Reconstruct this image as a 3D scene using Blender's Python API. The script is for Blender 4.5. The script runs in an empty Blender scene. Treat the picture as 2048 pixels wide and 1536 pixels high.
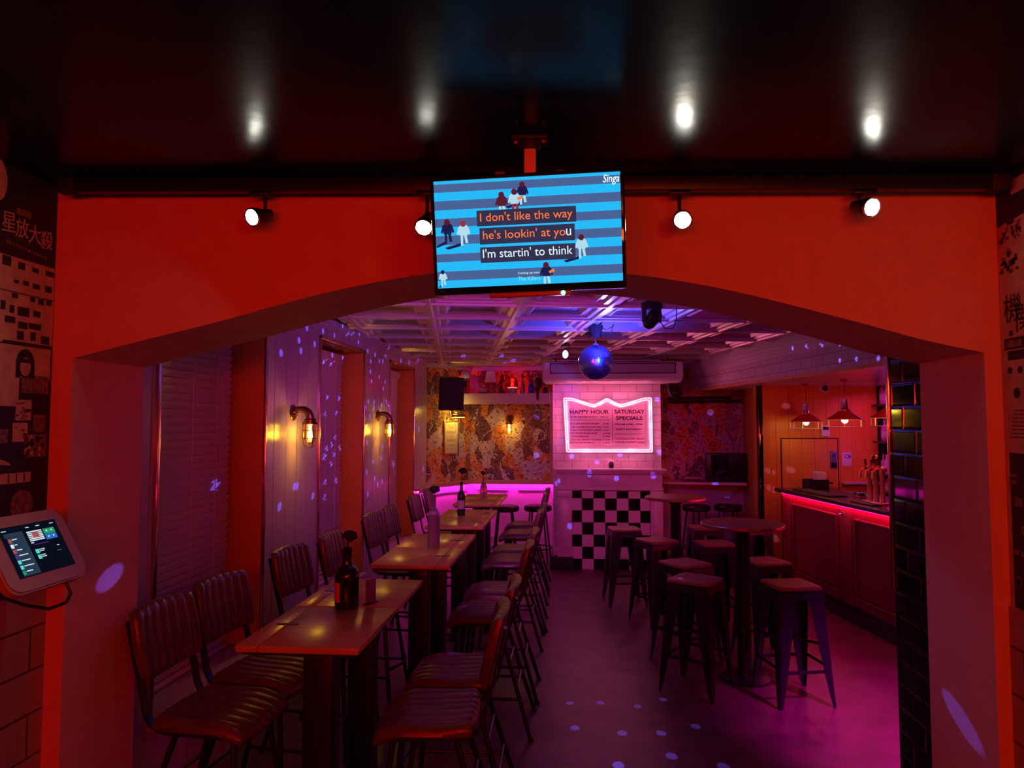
import bpy, bmesh, math, random
from mathutils import Vector, Matrix, Euler

# ------------------------------------------------------------------ camera, world, big lights, exposure
SC = bpy.context.scene
COL = SC.collection
R = math.radians
PI = math.pi

cam_data = bpy.data.cameras.new('camera')
cam = bpy.data.objects.new('camera', cam_data)
COL.objects.link(cam)
cam_data.sensor_width = 36.0
cam_data.lens = 24.961
cam_data.clip_start = 0.05
cam_data.clip_end = 60
cam.location = (0, 0, 1.83)
cam.rotation_euler = (R(90 + 3.184), 0, R(4.663))
SC.camera = cam

world = bpy.data.worlds.new('night')
SC.world = world
world.use_nodes = True
world.node_tree.nodes['Background'].inputs[0].default_value = (0.02, 0.012, 0.03, 1)
world.node_tree.nodes['Background'].inputs[1].default_value = 0.05

SC.view_settings.view_transform = 'Standard'
SC.view_settings.look = 'None'
SC.view_settings.exposure = 0.0
SC.view_settings.gamma = 1.0
SC.view_settings.use_curve_mapping = False
SC.cycles.use_denoising = True
SC.cycles.max_bounces = 6
SC.cycles.diffuse_bounces = 3
SC.cycles.glossy_bounces = 4
SC.cycles.transmission_bounces = 6
SC.cycles.sample_clamp_indirect = 4.0
SC.cycles.caustics_reflective = False
SC.cycles.caustics_refractive = False


def look(d):
    return Vector(d).to_track_quat('-Z', 'Y').to_euler()


def area(name, loc, d, sx, sy, power, col, spread=180):
    l = bpy.data.lights.new(name, 'AREA')
    l.shape = 'RECTANGLE'
    l.size, l.size_y = sx, sy
    l.energy = power
    l.color = col
    l.spread = R(spread)
    o = bpy.data.objects.new(name, l)
    COL.objects.link(o)
    o.location = loc
    o.rotation_euler = look(d)
    return o


def point(name, loc, power, col, rad=0.02):
    l = bpy.data.lights.new(name, 'POINT')
    l.energy = power
    l.color = col
    l.shadow_soft_size = rad
    o = bpy.data.objects.new(name, l)
    COL.objects.link(o)
    o.location = loc
    return o


def spot(name, loc, d, power, col, ang, blend=0.3, rad=0.01):
    l = bpy.data.lights.new(name, 'SPOT')
    l.energy = power
    l.color = col
    l.spot_size = R(ang)
    l.spot_blend = blend
    l.shadow_soft_size = rad
    o = bpy.data.objects.new(name, l)
    COL.objects.link(o)
    o.location = loc
    o.rotation_euler = look(d)
    return o


# red neon on the wall behind the photographer
area('red_neon_light', (-0.2, -1.6, 2.0), (0, 1, -0.02), 2.4, 0.35, 56, (1, 0.003, 0.003))
# orange lamp of the front bar room, behind the photographer on the right
area('amber_room_light', (1.1, -0.7, 2.35), (-0.02, 1, -0.12), 0.6, 0.2, 6, (1, 0.16, 0.008))
# violet and magenta fill added out of sight behind the arch, above the opening
area('violet_fill_light', (-0.3, 3.02, 2.56), (-0.06, 1, -0.16), 1.6, 0.12, 5.0, (0.45, 0.08, 1), 85)
area('magenta_fill_light', (-0.3, 3.02, 2.50), (-0.06, 1, -0.20), 1.2, 0.10, 5.5, (1, 0.05, 0.40), 90)
# unseen magenta spot added for the floor before the bar, behind the pier
spot('magenta_floor_wash', (2.25, 3.45, 2.0), (-0.10, 0.50, -1.0), 520, (0.72, 0.0, 0.74), 56, 0.9, 0.06)
# red glow behind the bar, from a light added unseen past the pier
area('red_back_bar_light', (3.05, 5.4, 2.20), (-0.02, 1, 0.03), 0.7, 0.1, 11, (1, 0.010, 0.010))
# blue beam splash around the mirror ball
spot('ball_spill_light', (0.30, 5.76, 2.40), (-0.12, 0, 1), 42, (0.06, 0.06, 1), 168, 0.35, 0.006)
# ------------------------------------------------------------------ materials
MATS = {}


def mat(name, col, rough=0.5, metal=0.0, spec=0.5, var=None, bump=None, emit=None, trans=0.0, coat=0.0, aniso=None):
    if name in MATS:
        return MATS[name]
    m = bpy.data.materials.new(name)
    m.use_nodes = True
    nt = m.node_tree
    b = nt.nodes['Principled BSDF']
    b.inputs['Base Color'].default_value = (*col, 1)
    b.inputs['Roughness'].default_value = rough
    b.inputs['Metallic'].default_value = metal
    b.inputs['Specular IOR Level'].default_value = spec
    b.inputs['Transmission Weight'].default_value = trans
    b.inputs['Coat Weight'].default_value = coat
    if emit:
        b.inputs['Emission Color'].default_value = (*emit[0], 1)
        b.inputs['Emission Strength'].default_value = emit[1]
    tc = nt.nodes.new('ShaderNodeTexCoord')
    if var:
        n = nt.nodes.new('ShaderNodeTexNoise')
        n.inputs['Scale'].default_value = var[0]
        n.inputs['Detail'].default_value = 5
        mp = nt.nodes.new('ShaderNodeMapping')
        if len(var) > 2:
            mp.inputs['Scale'].default_value = var[2]
        nt.links.new(tc.outputs['Object'], mp.inputs[0])
        nt.links.new(mp.outputs[0], n.inputs['Vector'])
        r = nt.nodes.new('ShaderNodeValToRGB')
        r.color_ramp.elements[0].position = 0.3
        r.color_ramp.elements[1].position = 0.7
        k = var[1]
        r.color_ramp.elements[0].color = (*[c * (1 - k) for c in col], 1)
        r.color_ramp.elements[1].color = (*[min(1, c * (1 + k)) for c in col], 1)
        nt.links.new(n.outputs['Fac'], r.inputs[0])
        nt.links.new(r.outputs[0], b.inputs['Base Color'])
    if bump:
        n = nt.nodes.new('ShaderNodeTexNoise')
        n.inputs['Scale'].default_value = bump[0]
        n.inputs['Detail'].default_value = 3
        nt.links.new(tc.outputs['Object'], n.inputs['Vector'])
        bp = nt.nodes.new('ShaderNodeBump')
        bp.inputs['Strength'].default_value = bump[1]
        bp.inputs['Distance'].default_value = 0.01
        nt.links.new(n.outputs['Fac'], bp.inputs['Height'])
        nt.links.new(bp.outputs[0], b.inputs['Normal'])
    MATS[name] = m
    return m


def brick_mat(name, c1, c2, cm, bw, bh, mortar, rough, plane, bump=0.6, spec=0.5, off=(0, 0)):
    """tiles / bricks in metres on a wall; plane 'xz' or 'yz'"""
    m = bpy.data.materials.new(name)
    m.use_nodes = True
    nt = m.node_tree
    b = nt.nodes['Principled BSDF']
    b.inputs['Roughness'].default_value = rough
    b.inputs['Specular IOR Level'].default_value = spec
    tc = nt.nodes.new('ShaderNodeTexCoord')
    sp = nt.nodes.new('ShaderNodeSeparateXYZ')
    cb = nt.nodes.new('ShaderNodeCombineXYZ')
    nt.links.new(tc.outputs['Object'], sp.inputs[0])
    if plane == 'xyz':
        ad = nt.nodes.new('ShaderNodeMath')
        nt.links.new(sp.outputs['X'], ad.inputs[0])
        nt.links.new(sp.outputs['Y'], ad.inputs[1])
        nt.links.new(ad.outputs[0], cb.inputs['X'])
    else:
        nt.links.new(sp.outputs['X' if plane == 'xz' else 'Y'], cb.inputs['X'])
    nt.links.new(sp.outputs['Z'], cb.inputs['Y'])
    mp = nt.nodes.new('ShaderNodeMapping')
    mp.inputs['Location'].default_value = (off[0], off[1], 0)
    nt.links.new(cb.outputs[0], mp.inputs[0])
    t = nt.nodes.new('ShaderNodeTexBrick')
    t.inputs['Scale'].default_value = 1.0
    t.inputs['Brick Width'].default_value = bw
    t.inputs['Row Height'].default_value = bh
    t.inputs['Mortar Size'].default_value = mortar
    t.inputs['Mortar Smooth'].default_value = 1.0 if mortar > 0.01 else 0.3
    t.inputs['Color1'].default_value = (*c1, 1)
    t.inputs['Color2'].default_value = (*c2, 1)
    t.inputs['Mortar'].default_value = (*cm, 1)
    nt.links.new(mp.outputs[0], t.inputs['Vector'])
    nt.links.new(t.outputs['Color'], b.inputs['Base Color'])
    bp = nt.nodes.new('ShaderNodeBump')
    bp.invert = True
    bp.inputs['Strength'].default_value = bump
    bp.inputs['Distance'].default_value = 0.004
    nt.links.new(t.outputs['Fac'], bp.inputs['Height'])
    nt.links.new(bp.outputs[0], b.inputs['Normal'])
    MATS[name] = m
    return m


def board_mat(name, col, axis, pitch, rough=0.45, groove=0.06, var=0.06):
    """painted tongue and groove boards: narrow grooves every PITCH metres along AXIS"""
    m = bpy.data.materials.new(name)
    m.use_nodes = True
    nt = m.node_tree
    b = nt.nodes['Principled BSDF']
    b.inputs['Roughness'].default_value = rough
    tc = nt.nodes.new('ShaderNodeTexCoord')
    sp = nt.nodes.new('ShaderNodeSeparateXYZ')
    nt.links.new(tc.outputs['Object'], sp.inputs[0])
    dv = nt.nodes.new('ShaderNodeMath')
    dv.operation = 'DIVIDE'
    dv.inputs[1].default_value = pitch
    nt.links.new(sp.outputs[axis], dv.inputs[0])
    fr = nt.nodes.new('ShaderNodeMath')
    fr.operation = 'FRACT'
    nt.links.new(dv.outputs[0], fr.inputs[0])
    rp = nt.nodes.new('ShaderNodeValToRGB')
    e = rp.color_ramp.elements
    e[0].position = 0.0
    e[0].color = (0, 0, 0, 1)
    e[1].position = groove
    e[1].color = (1, 1, 1, 1)
    nt.links.new(fr.outputs[0], rp.inputs[0])
    mx = nt.nodes.new('ShaderNodeMix')
    mx.data_type = 'RGBA'
    mx.inputs['A'].default_value = (*[c * 0.45 for c in col], 1)
    n = nt.nodes.new('ShaderNodeTexNoise')
    n.inputs['Scale'].default_value = 3
    nt.links.new(tc.outputs['Object'], n.inputs['Vector'])
    r2 = nt.nodes.new('ShaderNodeValToRGB')
    r2.color_ramp.elements[0].color = (*[c * (1 - var) for c in col], 1)
    r2.color_ramp.elements[1].color = (*[min(1, c * (1 + var)) for c in col], 1)
    nt.links.new(n.outputs['Fac'], r2.inputs[0])
    nt.links.new(r2.outputs[0], mx.inputs['B'])
    nt.links.new(rp.outputs[0], mx.inputs['Factor'])
    nt.links.new(mx.outputs['Result'], b.inputs['Base Color'])
    bp = nt.nodes.new('ShaderNodeBump')
    bp.inputs['Strength'].default_value = 0.6
    bp.inputs['Distance'].default_value = 0.006
    nt.links.new(rp.outputs[0], bp.inputs['Height'])
    nt.links.new(bp.outputs[0], b.inputs['Normal'])
    MATS[name] = m
    return m


def collage_mat(name, stops, scale, rough=0.7):
    """printed wallpaper: a crowd of overlapping cut-out patches"""
    m = bpy.data.materials.new(name)
    m.use_nodes = True
    nt = m.node_tree
    b = nt.nodes['Principled BSDF']
    b.inputs['Roughness'].default_value = rough
    tc = nt.nodes.new('ShaderNodeTexCoord')
    n = nt.nodes.new('ShaderNodeTexNoise')
    n.inputs['Scale'].default_value = scale * 1.1
    n.inputs['Detail'].default_value = 4
    nt.links.new(tc.outputs['Object'], n.inputs['Vector'])
    sc = nt.nodes.new('ShaderNodeVectorMath')
    sc.operation = 'SCALE'
    sc.inputs['Scale'].default_value = 0.16
    nt.links.new(n.outputs['Color'], sc.inputs[0])
    ad = nt.nodes.new('ShaderNodeVectorMath')
    ad.operation = 'ADD'
    nt.links.new(tc.outputs['Object'], ad.inputs[0])
    nt.links.new(sc.outputs[0], ad.inputs[1])
    v = nt.nodes.new('ShaderNodeTexVoronoi')
    v.inputs['Scale'].default_value = scale
    st_ = nt.nodes.new('ShaderNodeMapping')
    st_.inputs['Scale'].default_value = (1.0, 1.0, 0.66)
    nt.links.new(ad.outputs[0], st_.inputs[0])
    nt.links.new(st_.outputs[0], v.inputs['Vector'])
    hs = nt.nodes.new('ShaderNodeSeparateColor')
    nt.links.new(v.outputs['Color'], hs.inputs[0])
    r = nt.nodes.new('ShaderNodeValToRGB')
    r.color_ramp.interpolation = 'CONSTANT'
    while len(r.color_ramp.elements) < len(stops):
        r.color_ramp.elements.new(0.5)
    for i, c in enumerate(stops):
        r.color_ramp.elements[i].position = i / len(stops)
        r.color_ramp.elements[i].color = (*c, 1)
    nt.links.new(hs.outputs[0], r.inputs[0])
    # outlines and hatching inside each patch
    n2 = nt.nodes.new('ShaderNodeTexNoise')
    n2.inputs['Scale'].default_value = scale * 3.4
    n2.inputs['Detail'].default_value = 3
    nt.links.new(tc.outputs['Object'], n2.inputs['Vector'])
    r2 = nt.nodes.new('ShaderNodeValToRGB')
    r2.color_ramp.interpolation = 'CONSTANT'
    r2.color_ramp.elements[0].color = (0.22, 0.15, 0.13, 1)
    r2.color_ramp.elements[1].position = 0.42
    r2.color_ramp.elements[1].color = (1, 1, 1, 1)
    e = r2.color_ramp.elements.new(0.60)
    e.color = (0.62, 0.55, 0.5, 1)
    nt.links.new(n2.outputs['Fac'], r2.inputs[0])
    mx = nt.nodes.new('ShaderNodeMix')
    mx.data_type = 'RGBA'
    mx.blend_type = 'MULTIPLY'
    mx.inputs['Factor'].default_value = 0.75
    nt.links.new(r.outputs[0], mx.inputs['A'])
    nt.links.new(r2.outputs[0], mx.inputs['B'])
    # pale curled outlines
    v2 = nt.nodes.new('ShaderNodeTexVoronoi')
    v2.feature = 'DISTANCE_TO_EDGE'
    v2.inputs['Scale'].default_value = scale * 1.25
    nt.links.new(st_.outputs[0], v2.inputs['Vector'])
    ls = nt.nodes.new('ShaderNodeMath')
    ls.operation = 'LESS_THAN'
    ls.inputs[1].default_value = 0.034
    nt.links.new(v2.outputs['Distance'], ls.inputs[0])
    mx2 = nt.nodes.new('ShaderNodeMix')
    mx2.data_type = 'RGBA'
    mx2.inputs['B'].default_value = (0.75, 0.68, 0.6, 1)
    nt.links.new(mx.outputs['Result'], mx2.inputs['A'])
    gate = nt.nodes.new('ShaderNodeMath')
    gate.operation = 'GREATER_THAN'
    gate.inputs[1].default_value = 0.53
    n3 = nt.nodes.new('ShaderNodeTexNoise')
    n3.inputs['Scale'].default_value = scale * 1.3
    nt.links.new(tc.outputs['Object'], n3.inputs['Vector'])
    nt.links.new(n3.outputs['Fac'], gate.inputs[0])
    both = nt.nodes.new('ShaderNodeMath')
    both.operation = 'MULTIPLY'
    nt.links.new(ls.outputs[0], both.inputs[0])
    nt.links.new(gate.outputs[0], both.inputs[1])
    nt.links.new(both.outputs[0], mx2.inputs['Factor'])
    nt.links.new(mx2.outputs['Result'], b.inputs['Base Color'])
    MATS[name] = m
    return m


def emis(name, col, s):
    return mat(name, (0.02, 0.02, 0.02), 0.4, emit=(col, s))


def glow(name, col, s):
    """a lit display surface: emission only"""
    if name in MATS:
        return MATS[name]
    m = bpy.data.materials.new(name)
    m.use_nodes = True
    nt = m.node_tree
    nt.nodes.clear()
    e = nt.nodes.new('ShaderNodeEmission')
    e.inputs[0].default_value = (*col, 1)
    e.inputs[1].default_value = s
    o = nt.nodes.new('ShaderNodeOutputMaterial')
    nt.links.new(e.outputs[0], o.inputs[0])
    MATS[name] = m
    return m


PLASTER = mat('arch_plaster', (0.72, 0.42, 0.36), 0.75, var=(14, 0.05), bump=(60, 0.08))
BLACKGLOSS = mat('black_gloss_paint', (0.006, 0.0055, 0.007), 0.21, spec=0.06, bump=(9, 0.10))
LILAC = board_mat('lilac_boards', (0.62, 0.50, 0.58), 'Y', 0.195, rough=0.24)
REVEAL = mat('ochre_reveal_paint', (0.70, 0.27, 0.025), 0.5, var=(5, 0.06))
WOODPANEL = board_mat('ochre_wood_panels', (0.74, 0.28, 0.03), 'X', 0.157)
COPPER = mat('polished_copper_trim', (0.75, 0.42, 0.33), 0.16, 1.0)
BLACK = mat('black_metal', (0.014, 0.013, 0.015), 0.38, 0.3)
MATTE = mat('matte_black', (0.01, 0.01, 0.012), 0.6)
PLASTIC = mat('black_plastic', (0.012, 0.012, 0.014), 0.3)
GUN = mat('gunmetal_stool_paint', (0.03, 0.026, 0.03), 0.34, 0.5, var=(20, 0.2))
LEATHER = mat('brown_leather', (0.105, 0.050, 0.046), 0.28, spec=0.6, var=(8, 0.25), bump=(120, 0.12))
TABLEWOOD = mat('oak_table_top', (0.56, 0.35, 0.09), 0.25, var=(6, 0.13, (1, 8, 1)))
TABLEEDGE = mat('dark_table_edge', (0.22, 0.09, 0.04), 0.4)
WALNUT = mat('walnut_round_top', (0.32, 0.085, 0.035), 0.5, spec=0.25, var=(5, 0.25, (1, 7, 1)))
STOOLWOOD = mat('elm_stool_seat', (0.27, 0.10, 0.06), 0.5, spec=0.25, var=(7, 0.25, (1, 8, 1)))
FLOORM = mat('worn_dark_floor', (0.105, 0.046, 0.044), 0.42, var=(4.5, 0.35), bump=(30, 0.1))
TIN = mat('pressed_tin', (0.86, 0.78, 0.77), 0.32, 0.45)
METRO = brick_mat('white_metro_tiles', (0.82, 0.74, 0.75), (0.78, 0.70, 0.72), (0.36, 0.26, 0.28), 0.205, 0.098, 0.003, 0.22, 'xyz', off=(0.05, 0.02))
SOFFITTILE = brick_mat('soffit_tiles', (0.80, 0.72, 0.73), (0.77, 0.69, 0.71), (0.35, 0.25, 0.27), 0.205, 0.098, 0.003, 0.22, 'yz', off=(0.0, 0.01))
DADOTILE = brick_mat('large_dado_tiles', (0.40, 0.25, 0.22), (0.34, 0.21, 0.19), (0.08, 0.04, 0.04), 0.30, 0.147, 0.005, 0.3, 'yz', off=(0.05, 0.05))
BLACKTILE = brick_mat('black_gloss_tiles', (0.007, 0.007, 0.009), (0.009, 0.009, 0.012), (0.003, 0.003, 0.003), 0.20, 0.095, 0.012, 0.07, 'yz', bump=0.9, spec=0.12)
WALLPAPER = collage_mat('crowd_wallpaper', [(0.82, 0.34, 0.04), (0.76, 0.64, 0.46), (0.24, 0.10, 0.06), (0.74, 0.27, 0.03), (0.66, 0.54, 0.40), (0.40, 0.17, 0.08), (0.78, 0.36, 0.06), (0.22, 0.10, 0.08), (0.58, 0.28, 0.08)], 7.0)
MARBLE = mat('pale_marble', (0.74, 0.66, 0.70), 0.3, var=(7, 0.10))
WHITE = mat('white_paint', (0.8, 0.76, 0.76), 0.4)
WHITEPLASTIC = mat('white_plastic', (0.80, 0.74, 0.73), 0.3)
GREY = mat('grey_plastic', (0.30, 0.29, 0.31), 0.4)
CHROME = mat('chrome', (0.8, 0.8, 0.8), 0.12, 1.0)
BRASS = mat('aged_brass', (0.30, 0.17, 0.08), 0.30, 1.0)
IVORYMETAL = mat('ivory_wire', (0.85, 0.75, 0.55), 0.4, 0.2)
REDENAMEL = mat('red_enamel', (0.62, 0.02, 0.02), 0.25)
BARPAINT = mat('burgundy_bar_paint', (0.30, 0.022, 0.035), 0.36)
BARTOP = mat('dark_bar_top', (0.035, 0.022, 0.018), 0.25, var=(6, 0.3, (8, 1, 1)))
PANELPAINT = mat('pale_panel_paint', (0.62, 0.50, 0.60), 0.4)
CLEARGLASS = mat('clear_glass', (0.9, 0.9, 0.92), 0.03, trans=1.0)
FROST = mat('frosted_glass', (0.45, 0.36, 0.40), 0.30, trans=0.7)
BROWNGLASS = mat('dark_brown_glass', (0.012, 0.006, 0.004), 0.12)
GREENGLASS = mat('dark_green_glass', (0.015, 0.03, 0.015), 0.1)
BLUEGLASS = mat('blue_glass', (0.05, 0.10, 0.75), 0.1, trans=0.3)
DRYFLOWER = mat('dried_flower', (0.020, 0.008, 0.010), 0.8)
DARKPANE = mat('dark_window_glass', (0.01, 0.01, 0.012), 0.06)
BLINDM = mat('blind_slat', (0.84, 0.74, 0.76), 0.4)


# ------------------------------------------------------------------ mesh building
class MB:
    def __init__(s):
        s.bm = bmesh.new()
        s.mi = 0
        s.T = Matrix.Identity(4)

    def _add(s, vs, fs):
        v = [s.bm.verts.new(s.T @ Vector(p)) for p in vs]
        for f in fs:
            try:
                fc = s.bm.faces.new([v[i] for i in f])
                fc.material_index = s.mi
            except ValueError:
                pass
        return s

    def box(s, x0, x1, y0, y1, z0, z1, bevel=0.0, seg=2):
        if bevel > 0:
            b = bmesh.new()
            bmesh.ops.create_cube(b, size=1)
            for v in b.verts:
                v.co = Vector((x0 + (v.co.x + .5) * (x1 - x0), y0 + (v.co.y + .5) * (y1 - y0), z0 + (v.co.z + .5) * (z1 - z0)))
            bmesh.ops.bevel(b, geom=list(b.edges), offset=bevel, segments=seg, profile=0.5, affect='EDGES')
            b.verts.index_update()
            s._add([v.co.copy() for v in b.verts], [[v.index for v in f.verts] for f in b.faces])
            b.free()
            return s
        p = [(x0, y0, z0), (x1, y0, z0), (x1, y1, z0), (x0, y1, z0), (x0, y0, z1), (x1, y0, z1), (x1, y1, z1), (x0, y1, z1)]
        return s._add(p, [(0, 3, 2, 1), (4, 5, 6, 7), (0, 1, 5, 4), (1, 2, 6, 5), (2, 3, 7, 6), (3, 0, 4, 7)])

    def quad(s, a, b, c, d):
        return s._add([a, b, c, d], [(0, 1, 2, 3)])

    def prism(s, pts, off):
        """closed polygon (3D points) extruded by vector off"""
        n = len(pts)
        o = Vector(off)
        vs = [Vector(p) for p in pts] + [Vector(p) + o for p in pts]
        fs = [tuple(range(n))[::-1], tuple(range(n, 2 * n))]
        fs += [(i, (i + 1) % n, n + (i + 1) % n, n + i) for i in range(n)]
        return s._add(vs, fs)

    def tube(s, pts, r, n=8, closed=False, rs=None):
        P = [Vector(p) for p in pts]
        m = len(P)
        vs, fs = [], []
        up = None
        for i in range(m):
            a = P[(i - 1) % m] if (closed or i > 0) else P[i]
            b = P[(i + 1) % m] if (closed or i < m - 1) else P[i]
            t = (b - a).normalized()
            if up is None:
                up = Vector((0, 0, 1)) if abs(t.z) < 0.9 else Vector((1, 0, 0))
            x = t.cross(up)
            if x.length < 1e-4:
                x = t.cross(Vector((0, 1, 0)))
            x.normalize()
            y = x.cross(t).normalized()
            up = y
            rr = rs[i] if rs else r
            for k in range(n):
                an = 2 * PI * k / n
                vs.append(P[i] + x * math.cos(an) * rr + y * math.sin(an) * rr)
        for i in range(m if closed else m - 1):
            for k in range(n):
                fs.append((i * n + k, i * n + (k + 1) % n, ((i + 1) % m) * n + (k + 1) % n, ((i + 1) % m) * n + k))
        if not closed:
            fs.append(tuple(range(n))[::-1])
            fs.append(tuple(range((m - 1) * n, m * n)))
        return s._add(vs, fs)

    def strap(s, pts, w, t, side):
        """flat bar along pts: width w along vector side, thickness t"""
        P = [Vector(p) for p in pts]
        sd = Vector(side).normalized()
        vs, fs = [], []
        m = len(P)
        for i in range(m):
            a = P[max(0, i - 1)]
            b = P[min(m - 1, i + 1)]
            nn = (b - a).normalized().cross(sd).normalized()
            for (u, v) in ((-1, -1), (1, -1), (1, 1), (-1, 1)):
                vs.append(P[i] + sd * u * w / 2 + nn * v * t / 2)
        for i in range(m - 1):
            for k in range(4):
                fs.append((i * 4 + k, i * 4 + (k + 1) % 4, (i + 1) * 4 + (k + 1) % 4, (i + 1) * 4 + k))
        fs.append((3, 2, 1, 0))
        fs.append(tuple(range((m - 1) * 4, m * 4)))
        return s._add(vs, fs)

    def lathe(s, prof, n=24, c=(0, 0, 0), axis='z', cap=True):
        vs, fs = [], []
        m = len(prof)
        for (r, z) in prof:
            for k in range(n):
                a = 2 * PI * k / n
                p = (r * math.cos(a), r * math.sin(a), z)
                if axis == 'y':
                    p = (p[0], p[2], p[1])
                elif axis == 'x':
                    p = (p[2], p[0], p[1])
                vs.append((c[0] + p[0], c[1] + p[1], c[2] + p[2]))
        for i in range(m - 1):
            for k in range(n):
                fs.append((i * n + k, i * n + (k + 1) % n, (i + 1) * n + (k + 1) % n, (i + 1) * n + k))
        if cap:
            if prof[0][0] > 1e-5:
                fs.append(tuple(range(n))[::-1])
            if prof[-1][0] > 1e-5:
                fs.append(tuple(range((m - 1) * n, m * n)))
        return s._add(vs, fs)

    def ball(s, c, r, u=16, v=10, sc=(1, 1, 1)):
        prof = [(max(1e-6, math.sin(PI * i / v)), -math.cos(PI * i / v)) for i in range(v + 1)]
        vs, fs = [], []
        for (a, z) in prof:
            for k in range(u):
                t = 2 * PI * k / u
                vs.append((c[0] + r * sc[0] * a * math.cos(t), c[1] + r * sc[1] * a * math.sin(t), c[2] + r * sc[2] * z))
        for i in range(v):
            for k in range(u):
                fs.append((i * u + k, i * u + (k + 1) % u, (i + 1) * u + (k + 1) % u, (i + 1) * u + k))
        return s._add(vs, fs)

    def grid(s, f, nu, nv):
        """surface f(u, v), u and v in -1..1"""
        vs = [f(-1 + 2 * i / nu, -1 + 2 * j / nv) for i in range(nu + 1) for j in range(nv + 1)]
        fs = [(i * (nv + 1) + j, (i + 1) * (nv + 1) + j, (i + 1) * (nv + 1) + j + 1, i * (nv + 1) + j + 1) for i in range(nu) for j in range(nv)]
        return s._add(vs, fs)


def props(o, label=None, cat=None, group=None, kind=None):
    if label:
        o['label'] = label
    if cat:
        o['category'] = cat
    if group:
        o['group'] = group
    if kind:
        o['kind'] = kind
    return o


def obj(name, mb, mats, parent=None, smooth=35, loc=None, rot=None, label=None):
    me = bpy.data.meshes.new(name)
    bm = mb.bm
    bmesh.ops.remove_doubles(bm, verts=list(bm.verts), dist=1e-5)
    bmesh.ops.recalc_face_normals(bm, faces=list(bm.faces))
    bm.to_mesh(me)
    bm.free()
    for m in (mats if isinstance(mats, (list, tuple)) else [mats]):
        me.materials.append(m)
    if smooth:
        me.shade_smooth()
        me.set_sharp_from_angle(angle=R(smooth))
    o = bpy.data.objects.new(name, me)
    COL.objects.link(o)
    if parent:
        o.parent = parent
    if loc:
        o.location = loc
    if rot:
        o.rotation_euler = rot
    if label:
        o['label'] = label
    return o


def thing(name, label, cat, loc=(0, 0, 0), rot=(0, 0, 0), group=None):
    o = bpy.data.objects.new(name, None)
    o.empty_display_size = 0.1
    COL.objects.link(o)
    o.location = loc
    o.rotation_euler = rot
    return props(o, label, cat, group)


def struct(name, mb, mats, **k):
    o = obj(name, mb, mats, **k)
    o['kind'] = 'structure'
    return o


def kids(o):
    return [c for c in bpy.data.objects if c.parent == o]


def dup(root, loc, rot, label, group=None):
    r = root.copy()
    COL.objects.link(r)
    r.location = loc
    r.rotation_euler = rot
    r['label'] = label
    if group:
        r['group'] = group
    for ch in kids(root):
        c = ch.copy()
        COL.objects.link(c)
        c.parent = r
        for g in kids(ch):
            d = g.copy()
            COL.objects.link(d)
            d.parent = c
    return r


def text(name, s, x0, x1, z0, z1, y, m, parent, bold=0.0, keep=False, cjk=False, face=-1, thick=0.0008):
    """lettering fitted into x0..x1, z0..z1 on a plane facing -y (face=-1)"""
    cu = bpy.data.curves.new(name, 'FONT')
    cu.body = s
    cu.size = 1
    cu.offset = bold
    cu.extrude = 0.004
    cu.resolution_u = 3
    t = bpy.data.objects.new(name, cu)
    COL.objects.link(t)
    dg = bpy.context.evaluated_depsgraph_get()
    dg.update()
    me = bpy.data.meshes.new_from_object(t.evaluated_get(dg))
    bpy.data.objects.remove(t)
    if not me.vertices:
        return None
    xs = [v.co.x for v in me.vertices]
    ys = [v.co.y for v in me.vertices]
    zs = [v.co.z for v in me.vertices]
    ax, bx, ay, by = min(xs), max(xs), min(ys), max(ys)
    az, bz = min(zs), max(zs)
    for v in me.vertices:
        u = (v.co.x - ax) / max(1e-6, bx - ax)
        w = (v.co.y - ay) / max(1e-6, by - ay)
        d = (v.co.z - az) / max(1e-6, bz - az)
        v.co = Vector((x0 + u * (x1 - x0), y - d * thick, z0 + w * (z1 - z0)))
    me.materials.clear()
    me.materials.append(m)
    o = bpy.data.objects.new(name, me)
    COL.objects.link(o)
    if parent:
        o.parent = parent
    return o


# the bar side of the room is skewed: its own frame, origin at the far end of the bar front
BAR_O = Vector((2.375, 8.32, 0))
BAR_R = 0.1455


def barpt(x, y, z):
    c, s = math.cos(BAR_R), math.sin(BAR_R)
    return (BAR_O.x + x * c - y * s, BAR_O.y + x * s + y * c, z)


BROT = (0, 0, BAR_R)

# ------------------------------------------------------------------ the setting
b = MB()
b.box(-2.45, 5.0, -2.4, 10.5, -0.05, 0.0)
struct('floor', b, FLOORM, smooth=0)

# front room: black ceiling (a little out of level), side walls with tiled dado
b = MB()
zc = lambda x: 2.658 - 0.0238 * (x + 0.2)
b._add([(-2.1, -2.4, zc(-2.1)), (1.6, -2.4, zc(1.6)), (1.6, 2.44, zc(1.6)), (-2.1, 2.44, zc(-2.1)),
        (-2.1, -2.4, 2.85), (1.6, -2.4, 2.85), (1.6, 2.44, 2.85), (-2.1, 2.44, 2.85)],
       [(0, 1, 2, 3), (7, 6, 5, 4), (0, 4, 5, 1), (1, 5, 6, 2), (2, 6, 7, 3), (3, 7, 4, 0)])
struct('ceiling', b, BLACKGLOSS, smooth=0)
for nm, x0, x1 in (('wall_left_front', -2.1, -1.87), ('wall_right_front', 1.402, 1.6)):
    b = MB()
    b.box(x0, x1, -2.4, 2.43, 0, 2.8)
    struct(nm, b, mat('mural_ground_paint', (0.045, 0.02, 0.02), 0.6), smooth=0)
for nm, x0, x1 in (('trim_10', -1.87, -1.858), ('trim_11', 1.390, 1.402)):
    b = MB()
    b.box(x0, x1, -2.4, 2.42, 0, 1.25)
    struct(nm, b, DADOTILE, smooth=0)

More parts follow.
